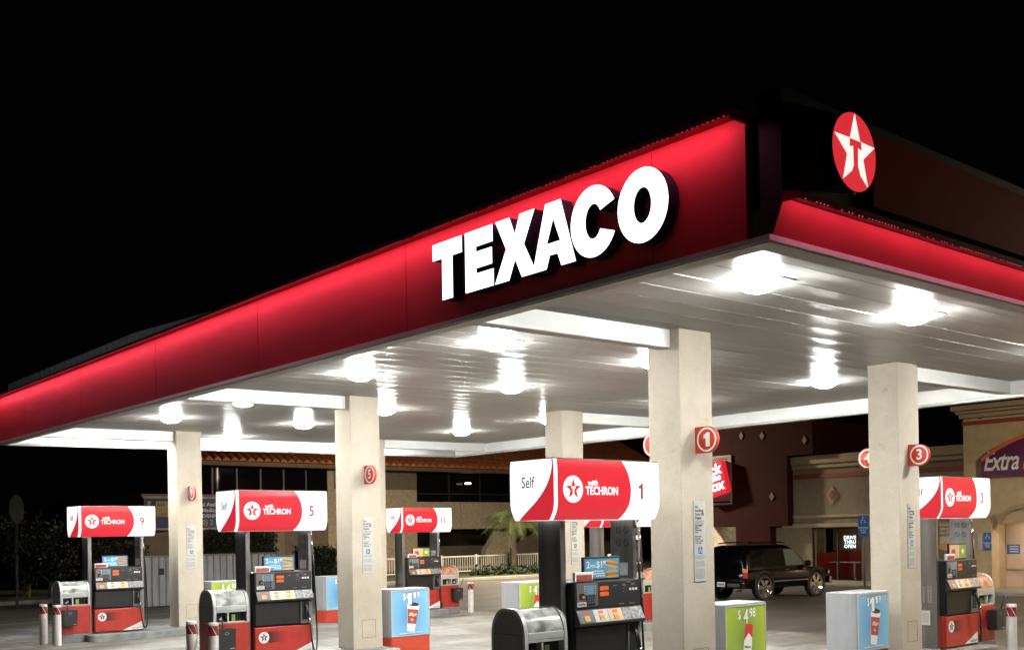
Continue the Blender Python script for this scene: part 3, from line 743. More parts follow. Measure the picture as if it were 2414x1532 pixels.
    tp = MB(); tp.box(X0+.004,X0+Wd-.004,-Dp+.018,Dp-.018,z1-.0005,z1+.012); tp.build('sign_lid', M['steeldark'], o)
    yb = -Dp-.0015
    mr = roundel(o, (X0+.275,yb,z0+.312), 'front', .138, M['s_white'], M['s_red'], M['s_white'])
    flat('lettering', text_mesh('with', .082, .03, .12), M['s_white'], o, (X0+.56,yb,z0+.378))
    flat('lettering', text_mesh('TECHRON', .118, .028, 0, sx=.86), M['s_white'], o, (X0+.695,yb,z0+.295))
    flat('number', curve_mesh(digit_one(.23,.14), .002) if num == '1' else text_mesh(num, .225, .012, sx=.85), M['s_num'], o, (X0+1.30,yb,z0+.30))
    flat('lettering', text_mesh('Self', .165, .002, sx=.85), M['s_text'], o, (X0-.002,.05,z0+.385), 'side')
    return p
PUMPS = [('1', 0, 0, 'petrol pump numbered one, nearest and largest, beside the near column', 'blue', -.025),
         ('5', 0, 1, 'petrol pump numbered five on the middle island by the lettered side', 'blue', -.025),
         ('9', 0, 2, 'petrol pump numbered nine on the far island by the lettered side', 'blue', -.025),
         ('3', 1, 0, 'petrol pump numbered three nearest the shop wall', 'green', .07),
         ('7', 1, 1, 'petrol pump mostly hidden behind the nearest pump', 'green', .07),
         ('11', 1, 2, 'petrol pump numbered eleven with orange and green advert, far island', 'green', .07)]
for num, i, j, lab, tp_, dx in PUMPS:
    x = (1.685, 9.43)[i]; y = ROWS[j]+.19
    p = make_pump(num, lab, dx, tp_); p.location = (x, y, g(x,y)+.15)

# ------------------------------------------------------------------ service bins
def make_bin(label, mirror=False, lid='glasslid'):
    b = thing('service_bin', label, 'bin', group='windscreen service bins at the island ends')
    s = -1 if mirror else 1
    W2, F, B = .29, -.26, .26
    mb = MB(); mb.box(-W2-.01,W2+.01,F-.01,B+.01,0,.17); mb.build('plinth', M['plinth'], b, bevel=.01)
    mb = MB(); mb.box(-W2,W2,F,B,.171,.735); mb.build('red_base', M['pumpred'], b, bevel=.012)
    # arched silver head: two arched end frames with a curved lid between
    def arch(i=0., zb=.738):
        pts = [(F+i, zb)]
        for k in range(11):
            a = k/10*PI/2
            pts.append((F+i+(.20-i*.3)*(1-math.cos(a)), .96+(.275-i)*math.sin(a)))
        for k in range(10,-1,-1):
            a = k/10*PI/2
            pts.append((B-i-(.20-i*.3)*(1-math.cos(a)), .96+(.275-i)*math.sin(a)))
        pts.append((B-i, zb)); return pts
    for x0, x1 in ((-W2,-W2+.045),(W2-.045,W2)):
        mb = MB(); mb.prism(arch(), 'x', x0, x1); e = mb.build('end_frame', M['silver'], b, bevel=.008)
        xs = x0-.002 if x0 < 0 else x1+.002
        mb = MB(); mb.prism(arch(.03), 'x', min(xs,xs+.004*(1 if x0<0 else -1)), max(xs,xs+.004*(1 if x0<0 else -1))); mb.build('end_panel', M['binside'], e)
        mb = MB(); xq = xs-.001 if x0 < 0 else xs+.001
        mb.box(min(xq,xs),max(xq,xs),F+.04,B-.04,.975,.980); mb.build('panel_seam', M['hole'], e)
    lidp = [p for p in arch(.012,.96)]
    mb = MB(); mb.prism(lidp[1:-1], 'x', -W2+.046, W2-.046, smooth=True); mb.build('lid', M[lid], b)
    mb = MB(); mb.box(-W2+.046,W2-.046,F+.001,B-.001,.925,1.0); mb.build('lid_rail', M['silver'], b, bevel=.01)
    # front with two openings
    mb = MB(); mb.box(-W2+.046,W2-.046,F+.09,B-.02,.738,.924); mb.build('inner_bin', M['hole'], b)
    mb = MB(); mb.box(-W2+.046,W2-.046,F+.002,F+.088,.738,.757); mb.box(-W2+.046,W2-.046,F+.002,F+.088,.90,.924)
    xm = -.055*s; mb.box(xm-.014,xm+.014,F+.003,F+.088,.7575,.8995); mb.build('front_frame', M['silver'], b, bevel=.003, seg=1)
    mb = MB(); mb.prism([(-.16*s-.02,.80),(-.16*s+.03,.835),(-.16*s+.035,.812),(-.16*s,.785)], 'y', F+.05, F+.07); mb.build('paper_towel', M['paper'], b)
    mb = MB(); mb.box(min(.02*s,.08*s),max(.02*s,.08*s),F+.05,F+.06,.762,.86); mb.build('green_card', M['topgreen'], b)
    # squeegee bucket hung on the front
    xb = -.155*s
    mb = MB(); mb.prism([(xb-.135,.345),(xb+.135,.345),(xb+.145,.665),(xb-.145,.665)], 'y', F-.155, F-.002); q = mb.build('bucket', M['pumpgrey'], b, bevel=.015)
    mb = MB(); mb.box(xb-.115,xb+.115,F-.13,F-.03,.6655,.668); mb.build('water', M['hole'], q)
    flat('oval_mark', curve_mesh([circ(0,0,.035,20,.022), circ(0,0,.024,20,.014)], .001), M['greyink'], q, (xb+.0,F-.156,.60))
    flat('maker_mark', curve_mesh([rect(-.035,.035,-.005,.005)], .001), M['palegrey'], q, (xb+.085,F-.156,.375))
    mb = MB(); mb.tube([(xb-.03,F-.09,.50),(xb-.03,F-.06,.86)] if not mirror else [(xb+.02,F-.09,.50),(xb+.16,F-.16,.90)], .010); mb.build('squeegee', M['pumpblack'], b)
    return b
for i, j, lab in ((0,0,'silver arched service bin beside the nearest pump'), (0,1,'silver and red service bin beside pump five'), (0,2,'silver and red service bin beside pump nine'),
                  (1,0,'service bin with orange lid and a leaning squeegee beside pump three'), (1,1,'service bin half hidden behind the nearest column'), (1,2,'service bin with orange lid beside pump eleven')):
    b = make_bin(lab, i == 1, 'glasslid' if i == 0 else 'orangelid'); x = (.82, 10.27)[i]; y = ROWS[j]+.20
    b.location = (x, y, g(x,y)+.004)

# ------------------------------------------------------------------ bollards
def make_bollard():
    b = thing('bollard', '', 'bollard', group='white bollards with red striped bands')
    mb = MB(); mb.lathe([(0,.80),(.066,.80),(.073,.793),(.075,.78),(.075,-.01)], 0, 0, 28); mb.build('post', M['bollard'], b, fix=True)
    mb = MB(); mb.lathe([(.0765,.612),(.0765,.755)], 0, 0, 28); bn = mb.build('red_band', M['bollardred'], b)
    mb = MB(); n = 5
    for k in range(n):   # slanting white lines on the band
        seg = 6
        for q in range(seg):
            z0, z1 = .614+.139*q/seg, .614+.139*(q+1)/seg
            a0 = 2*PI*k/n - .95*q/seg; a1 = 2*PI*k/n - .95*(q+1)/seg; w = .13; r = .0776
            mb.quad((r*math.cos(a0),r*math.sin(a0),z0),(r*math.cos(a0+w),r*math.sin(a0+w),z0),(r*math.cos(a1+w),r*math.sin(a1+w),z1),(r*math.cos(a1),r*math.sin(a1),z1))
    mb.build('white_stripes', M['white'], bn)
    return b
pb = make_bollard()
BL = [(.24,17.42,'bollard at the far end of the pair beside pump nine'), (.33,16.87,'nearer bollard of the pair beside pump nine'),
      (.24,10.43,'shaded bollard of the pair beside pump five'), (.33,9.88,'whiter bollard of the pair beside pump five'),
      (10.80,17.10,'lone white bollard beside the bin of pump eleven'), (9.88,2.70,'white bollard beside the bin of pump three')]
for k, (x, y, lab) in enumerate(BL):
    b = pb if k == 0 else copy_tree(pb); b.location = (x, y, g(x,y)); b['label'] = lab; b.rotation_euler.z = k*.37

# ------------------------------------------------------------------ advert cabinets
def make_cabinet(kind, label):
    c = thing('advert_cabinet', label, 'advert cabinet', group='silver advert cabinets between the islands')
    W2, F, B = .425, 0., .46
    pl = [(-W2+.03,F),(W2-.03,F)] + [(W2-.03+.05*math.sin(a),F+.20*(1-math.cos(a))) for a in (.4,.8,1.2,1.57)] + [(W2+.02,B),(-W2-.02,B)] + [(-W2+.03-.05*math.sin(a),F+.20*(1-math.cos(a))) for a in (1.57,1.2,.8,.4)]
    mb = MB(); mb.prism(pl, 'z', .285, 1.10); mb.build('body', M['cabinet'], c, bevel=.008, fix=True)
    mb = MB(); mb.prism([(x*.985, y+.004) for x, y in pl], 'z', 0, .283); mb.build('red_base', M['cabred'], c, bevel=.006, fix=True)
    mb = MB()
    for a, b_, z0, z1 in ((-.40,.40,1.066,1.085),(-.40,.40,.295,.31),(-.40,-.385,.31,1.066),(.385,.40,.31,1.066)): mb.box(a,b_,-.010,-.001,z0,z1)
    mb.build('poster_rim', M['silver'], c)
    po = flat('poster', curve_mesh([rect(-.383,.383,.312,1.064)], .002), M['posterblue' if kind == 'blue' else 'postergreen'], c, (0,-.001,0))
    y = -.0035
    big, small = ('1','19') if kind == 'blue' else ('4','98')
    for m, off, dy in (('navy' if kind=='blue' else 'ink',.045,0),('white',.018,-.0015)):
        flat('price', text_mesh('$', .155, off*.8, sx=.8), M[m], c, (-.13,y+dy,.965))
        ex = .012 if m != 'white' else 0
        if big == '1':
            for xx, zz, ss in ((-.03,.93,.27),(.082,.985,.14)):
                p1_ = digit_one(ss,.27)[0]; mx_ = sum(a for a,b in p1_)/len(p1_); k_ = 1+ex*10/ (ss*10)
                flat('price', curve_mesh([[((a-mx_)*(1+ex*14)+mx_, b*(1+ex*6)) for a,b in p1_]], .002), M[m], c, (xx,y+dy,zz))
            flat('price', text_mesh('9', .14, off*.8, sx=.9), M[m], c, (.165,y+dy,.985))
        else:
            flat('price', text_mesh(big, .25, off, sx=.8), M[m], c, (.0,y+dy,.93))
            flat('price', text_mesh(small, .155, off*.8, sx=.8), M[m], c, (.13,y+dy,.975))
    if kind == 'blue':
        T = lambda pts: pts
        tl = .13
        cp = flat('cup', curve_mesh([[(-.095,-.25),(.055,-.25),(.115,.22),(-.145,.22)]], .001), M['white'], c, (.05,y-.0005,.615), 'front', -tl)
        flat('cup_print', curve_mesh([[(-.104,-.12),(.072,-.12),(.100,.13),(-.132,.13)]], .001), M['cupred'], cp, (0,0,.0013), FLAT)
        flat('drink', curve_mesh([circ(-.015,.215,.118,24,.034)], .001), M['cola'], cp, (0,0,.0014), FLAT)
        flat('cup_mark', curve_mesh([[(-.09,.055),(-.04,.075),(.02,.05),(.07,.065),(.068,.03),(.0,.005),(-.06,.02),(-.085,.0)],[(-.05,-.05),(-.02,-.025),(.02,-.05),(-.01,-.07)]], .001), M['peach'], cp, (0,0,.0028), FLAT)
        flat('lettering', text_mesh('Offer available on 32 oz fountain drinks only', .0265, .012), M['white'], c, (0,y-.0005,.345), 'front', .015)
    else:
        cp = flat('packet', curve_mesh([[(-.10,-.22),(.10,-.22),(.12,.20),(-.06,.24)]], .001), M['paper'], c, (.03,y-.0005,.675), 'front', -.06); cp.scale = (.80,.80,1)
        flat('packet_top', curve_mesh([[(-.085,-.03),(.02,.08),(.112,.0),(.12,.20),(-.06,.24)]], .001), M['redvinyl'], cp, (0,0,.0013), FLAT)
        flat('lettering', text_mesh('Marlboro', .05, .004, sx=.8), M['ink'], cp, (.005,-.13,.0014), FLAT)
        flat('lettering', text_mesh('Price per pack plus tax', .03, .012), M['white'], c, (.03,y-.0005,.44))
    return c
CAB = [(4.14,0,'green','silver cabinet with lime green cigarette poster beside the nearest column'), (4.14,1,'blue','silver cabinet with blue cup poster beside the middle column'),
       (4.14,2,'green','lime green poster cabinet beyond the bin of pump five'), (7.02,0,'blue','silver cabinet with blue cup poster beside the column nearest the shop'),
       (7.02,1,'green','lime green poster cabinet behind the nearest pump'), (7.02,2,'blue','blue poster cabinet partly behind the middle column')]
for x, j, k, lab in CAB:
    c = make_cabinet(k, lab); y = ROWS[j]; c.location = (x, y, g(x,y)+.004)

# ------------------------------------------------------------------ shop at the far right (wall facing -X)
XS = 26.0
def ys(u, v=1250): return bx(u, v, XS).y
gz = g(XS, 10)
yC = ys(2272, 1100); zt = bx(2272, 962, XS).z; yO = ys(2338, 1300); zO = bx(2338, 1233, XS).z; yE = yO-3.6
shop = thing('shop_building', 'tan stucco shop with moulded cornice, rust stripe and recessed lit doorway', 'shop')
mb = MB(); mb.box(XS, XS+.5, yO, yC, gz-.1, zt); mb.box(XS, XS+.5, yE, yO-.001, zO, zt); mb.box(XS, XS+.5, -16, yE-.001, gz-.1, zt)
mb.box(XS+.501, XS+14, yC-.4, yC, gz-.1, zt); mb.build('wall', M['tan'], shop)
mb = MB()
for d, z0, z1 in ((.10,zt-.34,zt-.20),(.18,zt-.198,zt-.10),(.28,zt-.098,zt+.06)): mb.box(XS-d, XS-.002, -16, yC+d, z0, z1)
mb.build('cornice', M['cornice'], shop, bevel=.03)
z1 = bx(2272, 994, XS).z; z2 = bx(2272, 1003, XS).z
mb = MB(); mb.box(XS-.03, XS-.002, -16, yC+.03, z2, z1); mb.build('stripe', M['stripe'], shop)
p = bx(2312, 972.5, XS); flat('diamond', curve_mesh([[(-.16,0),(0,-.2),(.16,0),(0,.2)]], .03), M['stripe'], shop, (XS-.002,p.y,p.z), 'side')
z3 = bx(2338, 1351, XS).z
mb = MB(); mb.box(XS-.012,XS-.002,yO,yC,z3-.02,z3+.02); mb.build('dado_line', M['cornice'], shop)
mb = MB(); mb.box(XS+.95, XS+1.05, yE-.5, yO+.5, gz-.1, zO+.5); rb = mb.build('recess_wall', M['doorpink'], shop)
for a_ in (yO, yE-.12): mb = MB(); mb.box(XS+.501,XS+.949,a_,a_+.12,gz-.1,zO+.3); mb.build('recess_side', M['cornice'], shop)
mb = MB(); mb.box(XS+.501,XS+.949,yE,yO,zO+.12,zO+.25); mb.build('recess_ceiling', M['cornice'], shop)
mb = MB(); mb.lathe([(0,0),(.11,0),(.11,.05),(0,.05)], 0, 0, 20); o = mb.build('downlight', M['lampwarm'], shop, (XS+.60, yO-1.3, zO+.06), fix=True)
mb = MB(); mb.box(XS+.935,XS+.949,yO-2.6,yO-.55,gz,zO-.25); dr = mb.build('door', M['doorpink'], shop, bevel=.01)
zd = bx(2385, 1346, XS).z
mb = MB(); mb.box(XS+.925,XS+.934,yE,yO,zd-.03,zd+.03); mb.build('dado_line', M['cornice'], shop)
q = bx(2389, 1294, XS+.92)
flat('blue_notice', curve_mesh([rect(-.2,.2,-.15,.15)], .006), M['bluesign'], dr, (XS+.93,q.y,q.z), 'side')
mb = MB()
for k in range(3): mb.box(XS+.920,XS+.9235,q.y-.15,q.y+.12,q.z-.09+.08*k,q.z-.05+.08*k)
mb.build('notice_print', M['palegrey'], dr)
flat('door_poster', curve_mesh([rect(-.32,.32,-.75,.75)], .004), M['doorpink'], dr, (XS+.9305,q.y-.1,q.z+.15), 'side')
# arch moulding over the doorway with its corbel
ya = ys(2440, 1200); R0 = abs(ys(2368, 1195)-ya)
mb = MB(); za = bx(2368, 1205, XS).z-.1
pts = arc(ya, za, R0*1.0, R0*.38, 0, 180, 24) + [(a,b) for a,b in reversed(arc(ya, za, R0*.84, R0*.24, 0, 180, 24))]
mb.prism(pts, 'x', XS-.12, XS-.002); mb.build('arch', M['cornice'], shop, bevel=.02)
q = bx(2362, 1222, XS)
mb = MB(); mb.prism([(q.y-.2,q.z+.15),(q.y+.2,q.z+.15),(q.y,q.z-.18)], 'x', XS-.12, XS-.002); mb.build('corbel', M['cornice'], shop)
mb = MB(); mb.box(XS-1.6, XS+.9, -16, yC+.6, gz-.12, gz+.10); struct(mb.build('pavement', M['stone'], bevel=.02))
# arched shop sign
a = bx(2312, 1123, XS-.16); b = bx(2312, 1080, XS-.16); zl_, hl = a.z, b.z-a.z
Lw = 4.4
sgn = thing('shop_sign', 'purple arched shop sign with orange top edge and silver lettering', 'sign', (XS-.003, a.y, zl_))
def top(t): return hl + .80*(1-(2*t-1)**2)
out = [(0,0),(Lw,0)] + [(Lw*(1-k/24), top(1-k/24)) for k in range(25)]
bdy = flat('sign_body', curve_mesh([out], .12), M['purple'], sgn, (0,0,0), 'side')
edge = [(Lw*k/24, top(k/24)+.002) for k in range(25)] + [(Lw*(1-k/24), top(1-k/24)-.13) for k in range(25)]
flat('sign_edge', curve_mesh([edge], .01), M['signorange'], bdy, (0,0,.1205), FLAT)
e0 = bx(2319, 1110, XS-.14); e1 = bx(2402, 1100, XS-.14); wE = e0.y-e1.y
for m_, off, dz in (('ink',.040,0.1205),('silvertext',.014,.1225)):
    tm = text_mesh('Extra', .84, off, .34, .004, 'LEFT', .92); xs_ = [v.co.x for v in tm.vertices]; k_ = wE/(max(xs_)-min(xs_))
    for v in tm.vertices: v.co.x = (v.co.x-min(xs_))*k_
    flat('lettering', tm, M[m_], bdy, (a.y-e0.y,.43,dz), FLAT)
    tm = text_mesh('Mile', .84, off, .34, .004, 'LEFT', .92)
    for v in tm.vertices: v.co.x *= k_
    flat('lettering', tm, M['signorange' if m_ != 'ink' else m_], bdy, (a.y-e0.y+wE+.06,.43,dz), FLAT)

# parking signs on the shop wall and a post
def wall_sign(name, label, cat, u0, u1, v0, v1, X, m, words=None, chair=False, post=False):
    p0 = bx(u0, v1, X); p1 = bx(u1, v0, X); w = abs(p0.y-p1.y); h = p1.z-p0.z; cy = (p0.y+p1.y)/2; cz = (p0.z+p1.z)/2
    t = thing(name, label, cat, (X, cy, cz))
    flat('panel', curve_mesh([rounded(-w/2,w/2,-h/2,h/2,.03,4)], .012), M[m], t, (0,0,0), 'side')
    if chair: wheelchair(t, (-.0135,0,h*.27), 'side', h*.38, M['white'])
    if words: flat('lettering', text_mesh(words, h*.125, .014, line=.9), M['white'], t, (-.0135,0,-h*.20), 'side')
    if post:
        mb = MB(); mb.box(.002,.05,-.03,.03,-(cz-g(X,cy)),h/2); mb.build('post', M['steel'], t)
    return t
wall_sign('parking_sign', 'blue disabled parking sign on the shop wall by the doorway', 'parking sign', 2320, 2337, 1255, 1296, XS-.02, 'bluesign', 'PARKING\nONLY\nVAN', True)
wall_sign('wall_notice', 'narrow pale notice on the shop wall beside the blue parking sign', 'notice', 2306, 2314, 1256, 1295, XS-.02, 'palegrey')
wall_sign('parking_sign', 'blue disabled parking sign on a post by the dining windows', 'parking sign', 2024, 2047, 1214, 1264, 24.0, 'bluesign', 'PARKING\nONLY\nVAN', True, True)
t = wall_sign('food_poster', 'food poster with bold black words seen through the frame of pump three', 'poster', 2216, 2252, 1234, 1285, XS-.02, 'doorpink')
flat('lettering', text_mesh('Southern BBQ\nCHAR GRILL\nSANDWICH', .135, .012, sx=.85), M['ink'], t, (-.0135,0,.12), 'side')
flat('picture', curve_mesh([circ(0,0,.3,24,.12)], .002), M['bun'], t, (-.0135,0,-.38), 'side')
# ------------------------------------------------------------------ restaurant behind: buff wall, maroon tower
XJ = 29.0
def yj(u, v=1250, X=XJ): return bx(u, v, X).y
def zj(u, v, X=XJ): return bx(u, v, X).z
gj = g(XJ, 18)
rest = thing('restaurant_building', 'buff and maroon restaurant with diamond ornaments and lit dining windows', 'restaurant')
yR, yL = yC-.3, yj(1856); w0, w1 = yj(1914), yj(2031)
zT = zj(1940, 1077); zs = zj(1940, 1241); zb = zj(1972, 1369)
mb = MB(); mb.box(XJ,XJ+.3,yR,yL,zs,zT); mb.box(XJ,XJ+.3,w0+.001,yj(1815),gj-.1,zs-.001); mb.box(XJ,XJ+.3,yR,w1-.001,gj-.1,zs-.001); mb.box(XJ,XJ+.3,w1,w0,gj-.1,zb)
mb.build('wall', M['tan2'], rest)
mb = MB(); mb.box(XJ-.15,XJ-.002,yR,yL+.02,zT-.25,zT+.08); mb.box(XJ-.08,XJ-.002,yR,yL,zT-.42,zT-.252); mb.build('cornice', M['cornice'], rest, bevel=.03)
za, zb2 = zj(1940,1116), zj(1940,1126)
mb = MB(); mb.box(XJ-.03,XJ-.002,yR,yL,zb2,za); mb.build('stripe', M['stripe'], rest)
zl_ = zj(1940,1215); mb = MB(); mb.box(XJ-.06,XJ-.002,yR,yL,zl_-.07,zl_+.03); mb.box(XJ-.10,XJ-.002,yR,yL,zs-.02,zs+.12); mb.build('ledge', M['cornice'], rest, bevel=.01)
c = bx(1962.4, 1167, XJ)
flat('diamond', curve_mesh([[(-.24,0),(0,-.34),(.24,0),(0,.34)]], .03), M['cornice'], rest, (XJ-.002,c.y,c.z), 'side')
flat('diamond', curve_mesh([[(-.13,0),(0,-.19),(.13,0),(0,.19)]], .03), M['stripe'], rest, (XJ-.034,c.y,c.z), 'side')
# dining window with the room behind
wf = MB(); ym = yj(1973)
for y_ in (w0-.05, ym-.025, w1): wf.box(XJ+.02,XJ+.10,y_,y_+.05,zb,zs)
wf.box(XJ+.021,XJ+.099,w1,w0,zb,zb+.06); wf.box(XJ+.021,XJ+.099,w1,w0,zs-.08,zs)
wn = wf.build('window', M['winframe'], rest)
mb = MB(); mb.box(XJ+3.2,XJ+3.3,yR,yL,gj+1.15,zs+.5); mb.build('room_wall', M['roomwall'], rest)
mb = MB(); mb.box(XJ+3.15,XJ+3.199,yR,yL,gj,gj+1.15); mb.box(XJ+.301,XJ+3.0,w0+.3,w0+.36,gj,gj+1.1); mb.build('room_dado', M['redwall'], rest)
mb = MB(); mb.box(XJ+.301,XJ+3.3,yR,yL,zs+.3,zs+.35); mb.build('room_ceiling', M['roomwall'], rest)
mb = MB(); mb.box(XJ+1.6,XJ+1.8,w1+.3,w0-.3,zs+.22,zs+.29); mb.build('room_lamp', M['lampwin'], rest)
for k in range(3):
    yy = w1+.35+k*.75
    t = thing('dining_table', ('dining table inside the window nearest the shop','dining table in the middle of the restaurant window','dining table by the edge of the restaurant window')[k], 'table', (XJ+1.3,yy,gj), group='tables inside the restaurant window')
    mb = MB(); mb.box(-.3,.3,-.28,.28,.72,.75); mb.build('table_top', M['palegrey'], t, bevel=.01)
    mb = MB(); mb.box(-.03,.03,-.03,.03,.0,.719); mb.build('leg', M['silver'], t)
mb = MB()
q = bx(2003.5, 1277, XJ-.0)
ns = thing('neon_sign', 'glowing white drive through sign in the dining window', 'lit sign', (XJ+.015, q.y, q.z))
flat('lettering', text_mesh('DRIVE\nTHRU\nOPEN', .19, .006, line=.86, sx=.95, spacing=1.08), M['neon'], ns, (-.01,0,0), 'side')
mb = MB(); mb.box(-.004,.002,-.33,.33,-.29,.29); mb.build('backing', M['hole'], ns)
# maroon tower
XM = 28.6
def ym_(u): return yj(u,1150,XM)
yA, yB, yB2 = ym_(1590), ym_(1856), ym_(1917)
zlow = bx(1760,1241,XM).z; zmid = bx(1880,1072,XM).z; ztop = bx(1800,1000,XM).z
tw = MB(); tw.box(XM,XM+.39,yB,yA,zlow,zmid); tw.box(XM-.001,XM+6,yB2,yA,zmid+.001,ztop); tw.box(XM-.001,XM+.8,ym_(1814),ym_(1733),gj-.1,zlow-.001)
tw.build('tower', M['maroon'], rest)
mb = MB(); mb.box(XM+2.5,XM+2.6,yB+.0,yA,gj-.1,zlow+.1); mb.build('passage_wall', M['block'], rest)
mb = MB(); mb.box(XM+.4,XM+2.6,yB+.01,yA,zlow+.12,zlow+.2); mb.build('passage_ceiling', M['cornice'], rest)
for u in (1706, 1850):
    q = bx(u, 1245, XM+1.9)
    mb = MB(); mb.lathe([(0,0),(.16,0),(.16,.06),(0,.06)], 0, 0, 18); mb.build('passage_lamp', emit('passage_lamp_glow',(.92,1,.86),7) if u == 1706 else bpy.data.materials['passage_lamp_glow'], rest, (XM+2.0, q.y, zlow+.06), fix=True)
for u, v in ((1748,1027),(1797,1027),(1897,1037),(1820,1170)):
    q = bx(u, v, XM); flat('diamond', curve_mesh([[(-.11,0),(0,-.17),(.11,0),(0,.17)]], .03), M['wood'], rest, (XM-.003,q.y,q.z), 'side')
b0, b1 = bx(1640,1183,XM), bx(1722,1077,XM)
mb = MB()
k = b0.z
while k < b1.z: mb.box(XM-.03,XM-.004,b1.y,b0.y,k,k+.05); k += .075
mb.build('blinds', M['slats'], rest)
mb = MB()
for (y0,y1,z0,z1) in ((b1.y-.06,b0.y+.06,b1.z,b1.z+.08),(b1.y-.06,b0.y+.06,b0.z-.16,b0.z-.08),(b1.y-.06,b1.y,b0.z-.08,b1.z)): mb.box(XM-.06,XM-.003,y0,y1,z0,z1)
mb.build('window_frame', M['slats'], rest)
# tilted red box sign on the tower
cx_ = bx(1671, 1131, XM-.5); pr = bx(1714, 1131, XM-.5); s_ = abs(cx_.y-pr.y)*.74
js = thing('tilted_sign', 'tilted glowing red square sign with white lettering, half behind the nearest column', 'sign', (XM-.32, cx_.y, cx_.z))
jb = flat('sign_body', curve_mesh([rounded(-s_,s_,-s_,s_,.12,5)], .28), M['jackred'], js, (.25,0,0), 'side', .23)
for txt, yy, sz in (('Jack',.50,.88),('in the',.02,.52),('Box',-.46,.88)):
    flat('lettering', text_mesh(txt, sz*s_, .03, .1), M['neon'], jb, (.08,yy*s_,.2805), FLAT)
mb = MB(); mb.box(XJ-2.6, XJ-.001, yR, yj(1600), gj-.12, gj+.10); struct(mb.build('pavement', M['stone'], bevel=.02))

